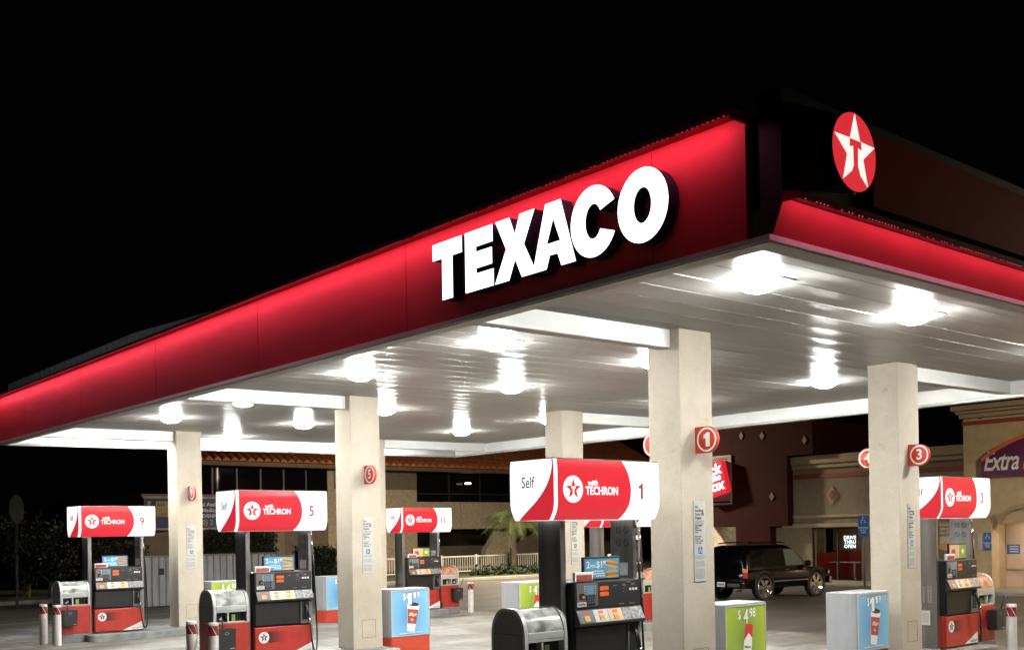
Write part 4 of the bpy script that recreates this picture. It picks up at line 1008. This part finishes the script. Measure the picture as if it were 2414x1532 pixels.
# ------------------------------------------------------------------ black sport utility car, heading +X
def make_car():
    c = thing('parked_car', 'black sport utility car with chrome wheels crossing behind the nearest column', 'car')
    W = .98
    # body: sections along the length, rounded at sill and shoulder
    st = [(-2.52,.58,.92,.74),(-2.48,.50,1.04,.88),(-2.40,.45,1.11,.945),(-2.1,.42,1.135,.975),(-1.0,.40,1.14,.985),(.6,.40,1.135,.985),(1.15,.40,1.12,.98),(1.75,.40,1.075,.965),(2.15,.42,1.02,.935),(2.40,.46,.94,.86),(2.52,.54,.84,.72)]
    sec = lambda zb,zt,w: [(0,zb),(w-.14,zb),(w-.03,zb+.10),(w,zb+(zt-zb)*.45),(w-.012,zt-.16),(w-.05,zt-.045),(w-.14,zt-.008),(0,zt)]
    mb = MB(); vs = []; rows_ = []
    for x, zb, zt, w in st:
        h = sec(zb,zt,w); ring = [(x,-y_,z_) for y_,z_ in h] + [(x,y_,z_) for y_,z_ in reversed(h[1:-1])]; rows_.append(len(vs)); vs += ring
    nn = 14; fs = [(r+k, r+(k+1)%nn, r+nn+(k+1)%nn, r+nn+k) for r in rows_[:-1] for k in range(nn)]
    fs += [tuple(range(nn-1,-1,-1)), tuple(range(rows_[-1],rows_[-1]+nn))]
    mb.add(vs, fs, 0, True); mb.build('body', M['carpaint'], c, fix=True)
    # cabin: rounded outlines drawn in towards the roof
    mb = MB(); vs = []; lev = [(1.06,-2.43,1.36,.955,.16),(1.30,-2.40,1.05,.905,.18),(1.55,-2.33,.74,.85,.20),(1.76,-2.26,.46,.80,.22),(1.86,-2.18,.30,.75,.24),(1.91,-2.05,.14,.66,.26),(1.925,-1.85,-.1,.5,.28)]
    for z_, xa, xb, w, r_ in lev: vs += [(x_,y_,z_) for x_,y_ in rounded(xa,xb,-w,w,r_,5)]
    nn = 24; fs = [(i*nn+k, i*nn+(k+1)%nn, (i+1)*nn+(k+1)%nn, (i+1)*nn+k) for i in range(len(lev)-1) for k in range(nn)] + [tuple((len(lev)-1)*nn+k for k in range(nn))]
    mb.add(vs, fs, 0, True); mb.build('cabin', M['carpaint'], c, fix=True)
    for x in (-1.45,1.55):
        for s in (-1,1):
            mb = MB(); mb.lathe([(.455,0),(.52,0),(.54,.012),(.54,.03),(.455,.03),(.455,0)], 0, 0, 28, 0, 'y'); o = mb.build('wheel_arch', M['tyre'], c, (x, s*.985-(.0 if s>0 else 0), .50), fix=True); o.scale.y = -s*.8
    def side(x0b,x1b,x0t,x1t,zb=1.17,zt=1.74,m='carglass',nm='side_window'):
        w = lambda z: .955-.155*(z-1.06)/.70
        mb = MB()
        for s in (-1,1):
            e = .014
            mb.quad((x0b,s*(w(zb)+e),zb),(x1b,s*(w(zb)+e),zb),(x1t,s*(w(zt)+e),zt),(x0t,s*(w(zt)+e),zt)) if s < 0 else None
        return mb.build(nm, M[m], c)
    side(-2.15,-1.35,-2.02,-1.35); side(-1.27,-.28,-1.27,-.28); side(-.20,.98,-.20,.32,m='carglass2')
    mb = MB(); mb.quad((-2.428,-.76,1.17),(-2.428,.76,1.17),(-2.285,.60,1.72),(-2.285,-.60,1.72)); mb.build('rear_window', M['carglass'], c)
    for s in (-1,1):
        mb = MB(); mb.box(-2.475,-2.36,s*.90-.085,s*.90+.085,.80,.98); mb.build('tail_light', M['tail'], c, bevel=.02)
        mb = MB(); mb.box(-2.47,-2.36,s*.90-.08,s*.90+.08,.99,1.12); mb.build('signal_light', M['amber'], c, bevel=.02)
        mb = MB(); mb.box(2.40,2.52,s*.75-.16,s*.75+.16,.76,.94); mb.build('headlight', M['chrome'], c, bevel=.03)
        mb = MB(); mb.tube([(-1.9,s*.66,1.98),(-1.7,s*.66,2.0),(-.1,s*.66,2.0),(.1,s*.66,1.96)], .022); mb.build('roof_rail', M['carpaint'], c)
        mb = MB(); mb.box(.88,1.02,min(s*.97,s*1.16),max(s*.97,s*1.16),1.13,1.32); mb.build('mirror', M['carpaint'], c, bevel=.03)
        mb = MB(); mb.box(-.95,1.05,min(s*.982,s*.995),max(s*.982,s*.995),.62,.665); mb.build('side_trim', M['steel'], c, bevel=.004)
        mb = MB(); mb.box(-.28,-.10,min(s*.98,s*1.0),max(s*.98,s*1.0),1.02,1.05); mb.box(.72,.90,min(s*.98,s*1.0),max(s*.98,s*1.0),1.02,1.05); mb.build('door_handle', M['steel'], c)
    mb = MB(); mb.box(-2.60,-2.40,-.96,.96,.44,.68); bp = mb.build('bumper', M['carpaint'], c, bevel=.04)
    mb = MB(); mb.box(-2.615,-2.60,-.80,-.28,.50,.62); mb.build('bumper_step', M['steel'], bp, bevel=.006)
    mb = MB(); mb.box(2.44,2.60,-.94,.94,.44,.70); mb.build('bumper', M['chrome'], c, bevel=.04)
    mb = MB(); mb.box(-2.618,-2.60,-.17,.17,.50,.66); lp = mb.build('licence_plate', M['white'], c)
    mb = MB()
    for k in range(6): mb.box(-2.6205,-2.6183,-.13+.045*k,-.10+.045*k,.55,.61)
    mb.build('plate_characters', M['navy'], lp)
    mb = MB(); mb.tube([(-2.50,-.55,.36),(-2.2,-.55,.36)], .035); mb.build('exhaust', M['steel'], c)
    for x in (-1.45,1.55):
        for s in (-1,1):
            mb = MB(); mb.lathe([(.37,-.12),(.43,-.125),(.455,-.09),(.455,.09),(.43,.125),(.37,.12),(.37,-.12)], 0, 0, 32, 0, 'y'); w = mb.build('wheel', M['tyre'], c, (x, s*.86, .455), fix=True)
            mb = MB(); mb.lathe([(.375,-.11),(.385,-.128),(.35,-.128),(.33,-.06),(.05,-.05),(.0,-.05)], 0, 0, 32, 0, 'y')
            for k in range(6):
                a = 2*PI*k/6; ca, sa = math.cos(a), math.sin(a); ta, tb = .045, .085
                v = [(r*ca-t*sa, yy, r*sa+t*ca) for r, t in ((.04,-ta),(.04,ta),(.36,tb),(.36,-tb)) for yy in (-.115,-.06)]
                mb.add(v, [(0,2,4,6),(1,7,5,3),(0,1,3,2),(2,3,5,4),(4,5,7,6),(6,7,1,0)])
            mb.lathe([(0,-.135),(.05,-.130),(.06,-.10)], 0, 0, 16, 0, 'y')
            r = mb.build('rim', M['chrome'], w)
            if s > 0: r.scale.y = -1
    return c
car = make_car(); SCL = .83
XR = 19.0; q = bx(1803, 1410, XR)
pc = Vector((XR+1.45*SCL, q.y+.90*SCL, g(XR,q.y)))
car.location = pc; car.scale = (SCL,)*3; car.rotation_euler.z = -.03

# ------------------------------------------------------------------ left background
gl = g(10, 42)
# low building with the hoarding
lowb = thing('low_building', 'dim low building with black wall lettering behind the hedges', 'building')
q = by(338, 1171, 42); xW = q.x; zW = q.z
mb = MB(); mb.box(xW,xW+7,42,62,gl-.2,zW); mb.build('wall', M['darkwall'], lowb)
mb = MB(); mb.box(xW-.15,xW+7,41.85,62,zW+.002,zW+.14); mb.build('roof_edge', M['wood'], lowb)
q = bx(118, 1226, xW); r_ = bx(168, 1226, xW); k_ = (q.y-r_.y)
flat('lettering', text_mesh('CASA LI', k_*.36, .03, 0, .05, 'LEFT'), M['ink'], lowb, (xW-.003,q.y,q.z), 'side')
hb = thing('hoarding', 'dark blue hoarding with cream panel and pale lettering behind the far column', 'billboard')
p0 = by(340, 1245, 41.8); p1 = by(640, 1174, 41.8); hz = p0.z; hh = by(340,1174,41.8).z-hz
hb.location = (p0.x, 41.8, hz); wB = p1.x-p0.x
mb = MB(); mb.box(0,wB,0,.15,0,hh); mb.build('board', M['hordblue'], hb)
mb = MB()
for a_ in ((-.05,wB+.05,-.03,.15,hh+.001,hh+.09),(-.05,wB+.05,-.03,.15,-.09,-.001)): mb.box(*a_)
mb.build('board_frame', M['stone'], hb)
cw = by(425,1200,41.8).x-p0.x; c0 = by(348,1200,41.8).x-p0.x
mb = MB(); mb.box(c0,cw,-.02,-.002,hh*.38,hh*.90); cp = mb.build('cream_panel', M['hordyel'], hb)
xt = lambda u: by(u,1200,41.8).x-p0.x
flat('lettering', text_mesh('CASA', hh*.17, .012, align='LEFT'), M['ink'], cp, (xt(361),-.0215,hh*.79))
flat('lettering', text_mesh('COLO.', hh*.17, .012, align='LEFT'), M['cupred'], cp, (xt(361),-.0215,hh*.615))
flat('lettering', text_mesh('ALLIED', hh*.15, .012, align='LEFT'), M['stripe'], cp, (xt(361),-.0215,hh*.455))
flat('panel_mark', curve_mesh([[(0,0),(.28,0),(.3,.3),(.16,.42)]], .002), M['ink'], cp, (xt(352),-.0215,hh*.74))
tw_ = xt(516)-xt(475)
def ln(txt, lead, y, m, size):
    tm = text_mesh(txt, size, .01, align='LEFT'); hd = text_mesh(lead, size, .01, align='LEFT') if lead else None
    dx_ = max(v.co.x for v in hd.vertices) if lead else 0
    flat('lettering', tm, M[m], hb, (xt(476)-dx_,-.003,hh*y))
ln('Dental Assistant','Dent',.80,'palegrey',hh*.19); ln('Medical','',.60,'palegrey',hh*.19); ln('EVENINGS','',.40,'palegrey',hh*.17); ln('(800) 2','(80',.18,'hordyel',hh*.25)
# tiled-roof building
YT = 46.0
def xT(u, v=1150): return by(u, v, YT).x
def zT_(u, v): return by(u, v, YT).z
tb = thing('tiled_building', 'long building with terracotta tiled roof, dark window band and buff block walls', 'building')
xl, xr = xT(440), xT(1560); ze = (zT_(600,1090)+zT_(903,1099)+zT_(1150,1111))/3
mb = MB(); pitch = math.tan(math.radians(27)); n = int((xr-xl+1.5)/.46); sg_ = 5
prev = None
for i in range(n):
    for k in range(sg_):
        x0 = xl-.8+(i+k/sg_)*.46; x1 = xl-.8+(i+(k+1)/sg_)*.46
        h0 = .17*abs(math.sin(PI*k/sg_)); h1 = .17*abs(math.sin(PI*(k+1)/sg_))
        yy = [YT-.9+.55*j for j in range(17)]
        for j in range(16):
            st = .03; ya_, yb_ = yy[j], yy[j+1]
            za_ = ze+pitch*(ya_-YT+.9)+st; zb_ = ze+pitch*(yb_-YT+.9)
            mb.quad((x0,ya_,za_+h0),(x1,ya_,za_+h1),(x1,yb_,zb_+h1),(x0,yb_,zb_+h0))
    x0 = xl-.8+i*.46
    mb.add([(x0+.46*k/sg_, YT-.9, ze+.03+.17*abs(math.sin(PI*k/sg_))) for k in range(sg_+1)], [tuple(range(sg_+1))])
mb.build('roof', M['terracotta'], tb)
mb = MB(); mb.box(xl-.8,xr+.8,YT-.88,YT-.80,ze-.22,ze-.005); mb.box(xl-.8,xr+.8,YT-.80,YT,ze-.22,ze-.18); mb.build('eave', M['wood'], tb)
zW1 = zT_(640,1172); zB1 = zT_(1100,1183); zB0 = zT_(1100,1246); xP0, xP1 = xT(772), xT(982)
mb = MB(); mb.box(xP0,xP1,YT,YT+.5,gl-.3,ze-.22); mb.box(xP1+.001,xr,YT-.01,YT+.5,zB0,zB1); mb.build('block_wall', M['block'], tb)
mb = MB(); mb.box(xl,xP0-.001,YT+.02,YT+.5,gl-.3,zW1); mb.box(xP0+.4,xP1-.001,YT-.012,YT-.002,zT_(940,1154),ze-.23); mb.box(xP1,xr,YT+3.5,YT+3.6,gl-.3,zB0+.2); mb.build('shaded_wall', M['darkwall'], tb)
mb = MB(); mb.box(xl,xP0-.001,YT+.10,YT+.5,zW1+.001,ze-.23); wl_ = mb.build('window_band', M['darkwin'], tb)
mb = MB()
for k in range(6): xx = xl+(xP0-xl)*k/6; mb.box(xx,xx+.09,YT+.04,YT+.099,zW1,ze-.23)
mb.build('window_frame', M['winframe'], wl_)
mb = MB(); mb.box(xP1,xr,YT+.12,YT+.5,zB1+.001,ze-.23); wr_ = mb.build('window_band', M['darkwin'], tb)
mb = MB()
for k in range(9): xx = xP1+(xr-xP1)*k/9; mb.box(xx,xx+.08,YT+.06,YT+.119,zB1,ze-.23)
mb.box(xP1,xr,YT+.065,YT+.119,zB1+.45,zB1+.52); mb.build('window_frame', M['winframe'], wr_)
mb = MB()
for u in (1086, 1180): xx = xT(u,1210); mb.box(xx-.012,xx+.012,YT-.014,YT-.008,zB0,zB1)
mb.build('wall_joint', M['seam'], tb)
z3 = lambda a,b: (780+a/3.17, 1050+b/3.17)
pts = [by(*z3(a,b), YT-.8) for a,b in ((1255,640),(1335,640),(1378,760),(1378,975),(1163,975),(1160,785))]
mb = MB(); mb.prism([(p_.x,p_.z) for p_ in pts], 'y', YT-.8, YT-.3); mb.build('buttress', M['block'], tb)
pts = [by(*z3(a,b), YT-1.2) for a,b in ((1380,745),(1560,640),(1640,640),(1640,980),(1380,980))]
mb = MB(); mb.prism([(p_.x,p_.z) for p_ in pts], 'y', YT-1.2, YT-.85); mb.build('stair_wall', M['darkwall'], tb)
mb = MB(); mb.box(xT(940,1330),xT(1150,1330),YT-.05,YT,gl-.3,zT_(1040,1335)); mb.build('plinth_wall', M['block'], tb)
lp_ = by(1103,1139,YT-.3)  # glowing disc put in place of a lamp's reflection on the window glass
rglow = thing('wall_lamp', 'small glowing lamp in front of the dark upper windows', 'lamp', tuple(lp_))
mb = MB(); mb.lathe([(0,-.06),(.16,-.05),(.21,0),(.16,.05),(0,.06)], 0, 0, 20); mb.build('lamp_glass', emit('lamp_glass_glow',(1,.86,.68),5), rglow, fix=True)
mb = MB(); mb.box(-.03,.03,.0,.42,.05,.11); mb.build('lamp_arm', M['winframe'], rglow)

# verges, kerbs
def bank(name, x0, x1, y0, y1, h, m):
    mb = MB(); mb.box(x0,x1,y0,y1,-.3,h); return struct(mb.build(name, m, bevel=.03, fn=lambda x,y,z: (x,y,z+g(x,y))))
bank('kerb', -40, 11.4, 33.0, 33.25, .13, M['stone']); bank('verge', -40, 11.4, 33.251, 41.9, .12, M['lawn'])
bank('kerb', 14.5, 48, 33.4, 33.65, .13, M['stone']); bank('verge', 14.5, 48, 33.651, 45, .15, M['lawn'])
# white rail fence on the verge
YF = 37.5
def xF(u): return by(u,1340,YF).x
zt_ = by(1100,1309,YF).z; zb_ = g(26,YF)+.12
for nm_, u0, u1, lab in (('railing',1040,1345,'white railing with thin uprights before the buff building'),('railing',899,948,'short piece of white railing beside the middle column')):
    rl = thing(nm_, lab, 'railing', (xF(u0),YF,zb_), group='white railings on the verge')
    Wf = xF(u1)-xF(u0); hf = zt_-zb_
    mb = MB(); mb.box(0,Wf,-.03,.03,hf-.06,hf); mb.box(0,Wf,-.02,.02,.14,.19); mb.build('rail', M['rail'], rl)
    n = max(1,int(Wf/1.9))
    for k in range(n+1): mb = MB(); mb.box(Wf*k/n-.05,Wf*k/n+.05,-.051,.051,0,hf+.06); mb.build('post', M['rail'], rl)
    mb = MB(); k = 0
    while k*.15 < Wf: mb.box(k*.15-.014,k*.15+.014,-.015,.015,.1905,hf-.0605); k += 1
    mb.build('baluster', M['rail'], rl)
# corrugated enclosure
YG = 27.4
def xG(u): return by(u,1370,YG).x
x0, x1 = xG(343), xG(655); zt_ = by(480,1309.5,YG).z; zb_ = by(370,1428,YG).z
cf = thing('metal_enclosure', 'grey corrugated metal enclosure wall behind the far column', 'fence', (x0,YG,0))
mb = MB(); xx = 0; k = 0
while xx < x1-x0:
    for a_, b_, d0, d1 in ((0,.10,0,0),(.10,.125,0,.05),(.125,.20,.05,.05),(.20,.225,.05,0)):
        mb.quad((xx+a_,d0,zb_),(xx+b_,d1,zb_),(xx+b_,d1,zt_),(xx+a_,d0,zt_))
    xx += .225
mb.build('sheeting', M['corr'], cf)
mb = MB(); mb.box(-.05,x1-x0+.05,-.04,.10,zt_,zt_+.05); mb.build('top_rail', M['steeldark'], cf)
mb = MB(); mb.box(-.05,x1-x0+.05,-.03,.09,zb_-.12,zb_-.002); mb.build('bottom_rail', M['winframe'], cf)
for k in range(3):
    mb = MB(); xx = (x1-x0)*k/2; mb.box(xx-.04,xx+.04,.055,.13,g(6,YG),zt_-.002); mb.build('post', M['steeldark'], cf)
mb = MB(); mb.box(.42,.58,-.03,-.002,zt_-.55,zt_-.35); mb.build('latch', M['pumpblack'], cf)

# ------------------------------------------------------------------ planting
def leaf_cloud(n, fn, size, seed):
    rnd = random.Random(seed); mb = MB()
    for _ in range(n):
        c = Vector(fn(rnd)); s = size*rnd.uniform(.5,1.3)
        a = Vector((rnd.gauss(0,1),rnd.gauss(0,1),rnd.gauss(0,1))).normalized(); b = a.orthogonal().normalized()
        b = (Matrix.Rotation(rnd.uniform(0,6.3),3,a) @ b); d = a.cross(b)
        mb.add([c-b*s, c+d*s*.45, c+b*s, c-d*s*.45], [(0,1,2,3)])
    return mb
def hedge(label, u0, u1, vt, y, dep, seed, cat='hedge', m='leaf'):
    xa, xb = by(u0,1300,y).x, by(u1,1300,y).x; gg = g(xa,y); h = by((u0+u1)/2,vt,y).z-gg
    t = thing('hedge', label, cat, (xa,y,gg), group='dark hedges behind the forecourt'); w = xb-xa
    def f(r):
        fc = r.random()
        x, yy, z = r.uniform(0,w), r.uniform(0,dep), r.uniform(.05,h)
        if fc < .55: yy = r.gauss(0,.06)
        elif fc < .85: z = h+r.gauss(-.03,.09)
        return (x, yy, z)
    leaf_cloud(int(1500+900*w*h), f, .06, seed).build('foliage', M[m], t)
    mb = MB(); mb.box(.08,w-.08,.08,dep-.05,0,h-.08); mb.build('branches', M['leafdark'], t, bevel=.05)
    return t
hedge('long dark hedge above the corrugated enclosure', 470, 655, 1256, 31.0, 1.4, 11)
hedge('square clipped hedge beside the middle column', 738, 800, 1294, 30.0, 1.6, 12)
hedge('dark hedge behind pump nine', 218, 352, 1286, 31.5, 1.5, 13)
hedge('low hedge below the hoarding', 236, 300, 1330, 30.0, 1.2, 14)
def tree(label, x, y, h, r, seed, leaf=.09, n=4200, m='leafdark'):
    gg = g(x,y); t = thing('tree', label, 'tree', (x,y,gg), group='dim trees beyond the forecourt')
    rnd = random.Random(seed); mb = MB()
    mb.tube([(0,0,-.05),(.05,.02,h*.3),(.0,.08,h*.6),(.1,0,h*.85)], [r*.11,r*.085,r*.06,r*.03])
    for k in range(6):
        a = rnd.uniform(0,6.28); z = h*rnd.uniform(.35,.6)
        mb.tube([(0,0,z),(math.cos(a)*r*.4,math.sin(a)*r*.4,z+h*.12),(math.cos(a)*r*.75,math.sin(a)*r*.75,z+h*.2)], [r*.045,r*.03,r*.012])
    mb.build('trunk', M['trunk'], t)
    cl = [(rnd.gauss(0,r*.45),rnd.gauss(0,r*.45),h*.68+rnd.gauss(0,h*.14),r*rnd.uniform(.22,.42)) for _ in range(16)]
    def f(q):
        c = cl[q.randrange(16)]; return (c[0]+q.gauss(0,c[3]*.6), c[1]+q.gauss(0,c[3]*.6), c[2]+q.gauss(0,c[3]*.5))
    leaf_cloud(n, f, leaf, seed+1).build('crown', M[m], t)
q = by(60,1300,35.5); tree('dim loose tree at the kerb, farthest out from the pumps', q.x, 35.5, 2.6, 1.4, 21)
q = by(205,1300,36.5); tree('dim bushy tree between the low building and pump nine', q.x, 36.5, 2.0, 1.2, 22)
q = by(115,1300,34.6); tree('thin dark sapling on the verge', q.x, 34.6, 1.9, .8, 23, .08, 1800)
# palm on the verge
q = by(1210,1352,36.6); pg = g(q.x,36.6)+.13
pm = thing('palm_tree', 'short palm tree with drooping fronds beside the white railing', 'palm tree', (q.x,36.6,pg))
ph = by(1207,1222,36.6).z-pg
mb = MB(); mb.tube([(0,0,0),(.05,0,ph*.3),(.02,0,ph*.6),(-.06,0,ph)], [.20,.17,.16,.20], 12); mb.build('trunk', M['trunk'], pm)
mb = MB(); rnd = random.Random(5)
for k in range(44):
    a = 2*PI*k/44+rnd.uniform(-.1,.1); up = rnd.uniform(.1,1.15); L_ = rnd.uniform(1.5,2.1); pts = []
    for j in range(9):
        t = j/8; pts.append(Vector((math.cos(a)*L_*t*math.cos(up*(1-t*.6)), math.sin(a)*L_*t*math.cos(up*(1-t*.6)), ph+L_*(math.sin(up)*t - .85*t*t))))
    for j in range(8):
        d = (pts[j+1]-pts[j]).normalized(); sd = d.cross(Vector((0,0,1)))
        if sd.length < .01: continue
        sd.normalize(); lw = .40*math.sin(PI*(.12+.85*j/8))+.05
        for q_ in range(3):
            b_ = pts[j]+(pts[j+1]-pts[j])*q_/3
            for s in (-1,1):
                tip = b_+sd*s*lw+d*lw*.55+Vector((0,0,-lw*.5)); mb.add([b_, b_+d*.035, tip], [(0,1,2)])
    mb.tube(pts, [.018-.0017*j for j in range(9)], 5)
mb.build('crown', M['palmleaf'], pm)
for k, (u, lab) in enumerate(((1155,'spreading plant at the foot of the white railing'),(1250,'bushy plant beside the palm trunk'),(1195,'small tuft of plants before the palm'))):
    q = by(u,1365,35.0); gg = g(q.x,35)+.14
    t = thing('shrub', lab, 'shrub', (q.x,35.0,gg), group='small plants on the verge')
    leaf_cloud(420, lambda r: (r.gauss(0,.5),r.gauss(0,.3),abs(r.gauss(.12,.13))), .13, 40+k).build('foliage', M['leaf'], t)
# dim oval roadside sign
q = by(38,1200,31.0)
ov = thing('oval_sign', 'dim pale oval sign on a dark post among the trees', 'sign', (q.x,31.0,0))
flat('panel', curve_mesh([circ(0,0,.22,32,.46)], .08), M['ovalpanel'], ov, (0,0,q.z), 'front'); mb = MB(); mb.box(-.04,.04,.002,.08,g(q.x,31),q.z-.4); mb.build('post', M['hole'], ov)

# unseen lot lamps on tall posts, added to light the shop fronts and verge
def added_lot_lamp(label, x, y, h, aim, glow='lotlamp'):
    t = thing('lot_lamp', label, 'street lamp', (x,y,g(x,y)), aim, group='tall lot lamps')
    mb = MB(); mb.lathe([(0,0),(.22,0),(.22,.5),(.0,.5)], 0, 0, 20); mb.build('footing', M['stone'], t, fix=True)
    mb = MB(); mb.tube([(0,0,.45),(0,0,h)], [.085,.06], 12); mb.build('post', M['steeldark'], t)
    mb = MB(); mb.box(.0,.55,-.03,.03,h-.16,h-.08); mb.build('arm', M['steeldark'], t)
    mb = MB(); mb.box(.5,1.2,-.26,.26,h-.20,h-.02); hd = mb.build('head', M['steeldark'], t, bevel=.03)
    mb = MB(); mb.add([(.55,-.21,h-.2005),(1.15,-.21,h-.2005),(1.15,.21,h-.2005),(.55,.21,h-.2005),(.65,-.15,h-.30),(1.05,-.15,h-.30),(1.05,.15,h-.30),(.65,.15,h-.30)],
        [(0,1,5,4),(1,2,6,5),(2,3,7,6),(3,0,4,7),(4,5,6,7)]); mb.build('lamp_lens', M[glow], hd, fix=True)
    return t
added_lot_lamp('tall lamp post behind the nearest pump, lighting the verge and tiled building', 25.4, 28.9, 7.6, 1.1, 'lotlamp2')
added_lot_lamp('tall lamp post on the open lot beyond the lettered end of the canopy', -9.0, 27.0, 8.0, -.6, 'lotlamp3')
added_lot_lamp('tall lamp post on the open lot before the shop wall', 18.6, -1.4, 7.5, .6)

# ------------------------------------------------------------------ world, camera, render
w = bpy.data.worlds.new('World'); sc.world = w; w.use_nodes = True
w.node_tree.nodes['Background'].inputs['Color'].default_value = (.0009, .0009, .0012, 1)
w.node_tree.nodes['Background'].inputs['Strength'].default_value = .6
cd = bpy.data.cameras.new('camera'); cam = bpy.data.objects.new('camera', cd); COL.objects.link(cam)
cd.sensor_fit = 'HORIZONTAL'; cd.sensor_width = 36; cd.lens = 36*FPX/PW; cd.shift_y = (PY-PH/2)/PW; cd.clip_end = 1000; cd.clip_start = .05
r_ = RT*CR + Vector((0,0,1))*SR; u_ = RT*(-SR) + Vector((0,0,1))*CR
Mx = Matrix((r_, u_, -FW)).transposed().to_4x4(); Mx.translation = CAM
cam.matrix_world = Mx; sc.camera = cam
sc.view_settings.view_transform = 'Standard'; sc.view_settings.look = 'None'
sc.view_settings.exposure = 0; sc.view_settings.gamma = 1
sc.render.engine = 'CYCLES'
sc.cycles.use_denoising = True
try: sc.cycles.denoiser = 'OPENIMAGEDENOISE'; sc.cycles.denoising_input_passes = 'RGB_ALBEDO_NORMAL'
except Exception: pass
sc.cycles.max_bounces = 8; sc.cycles.diffuse_bounces = 4; sc.cycles.glossy_bounces = 4; sc.cycles.transmission_bounces = 4
sc.cycles.caustics_reflective = False; sc.cycles.caustics_refractive = False
sc.cycles.sample_clamp_indirect = 6
sc.cycles.use_light_tree = True
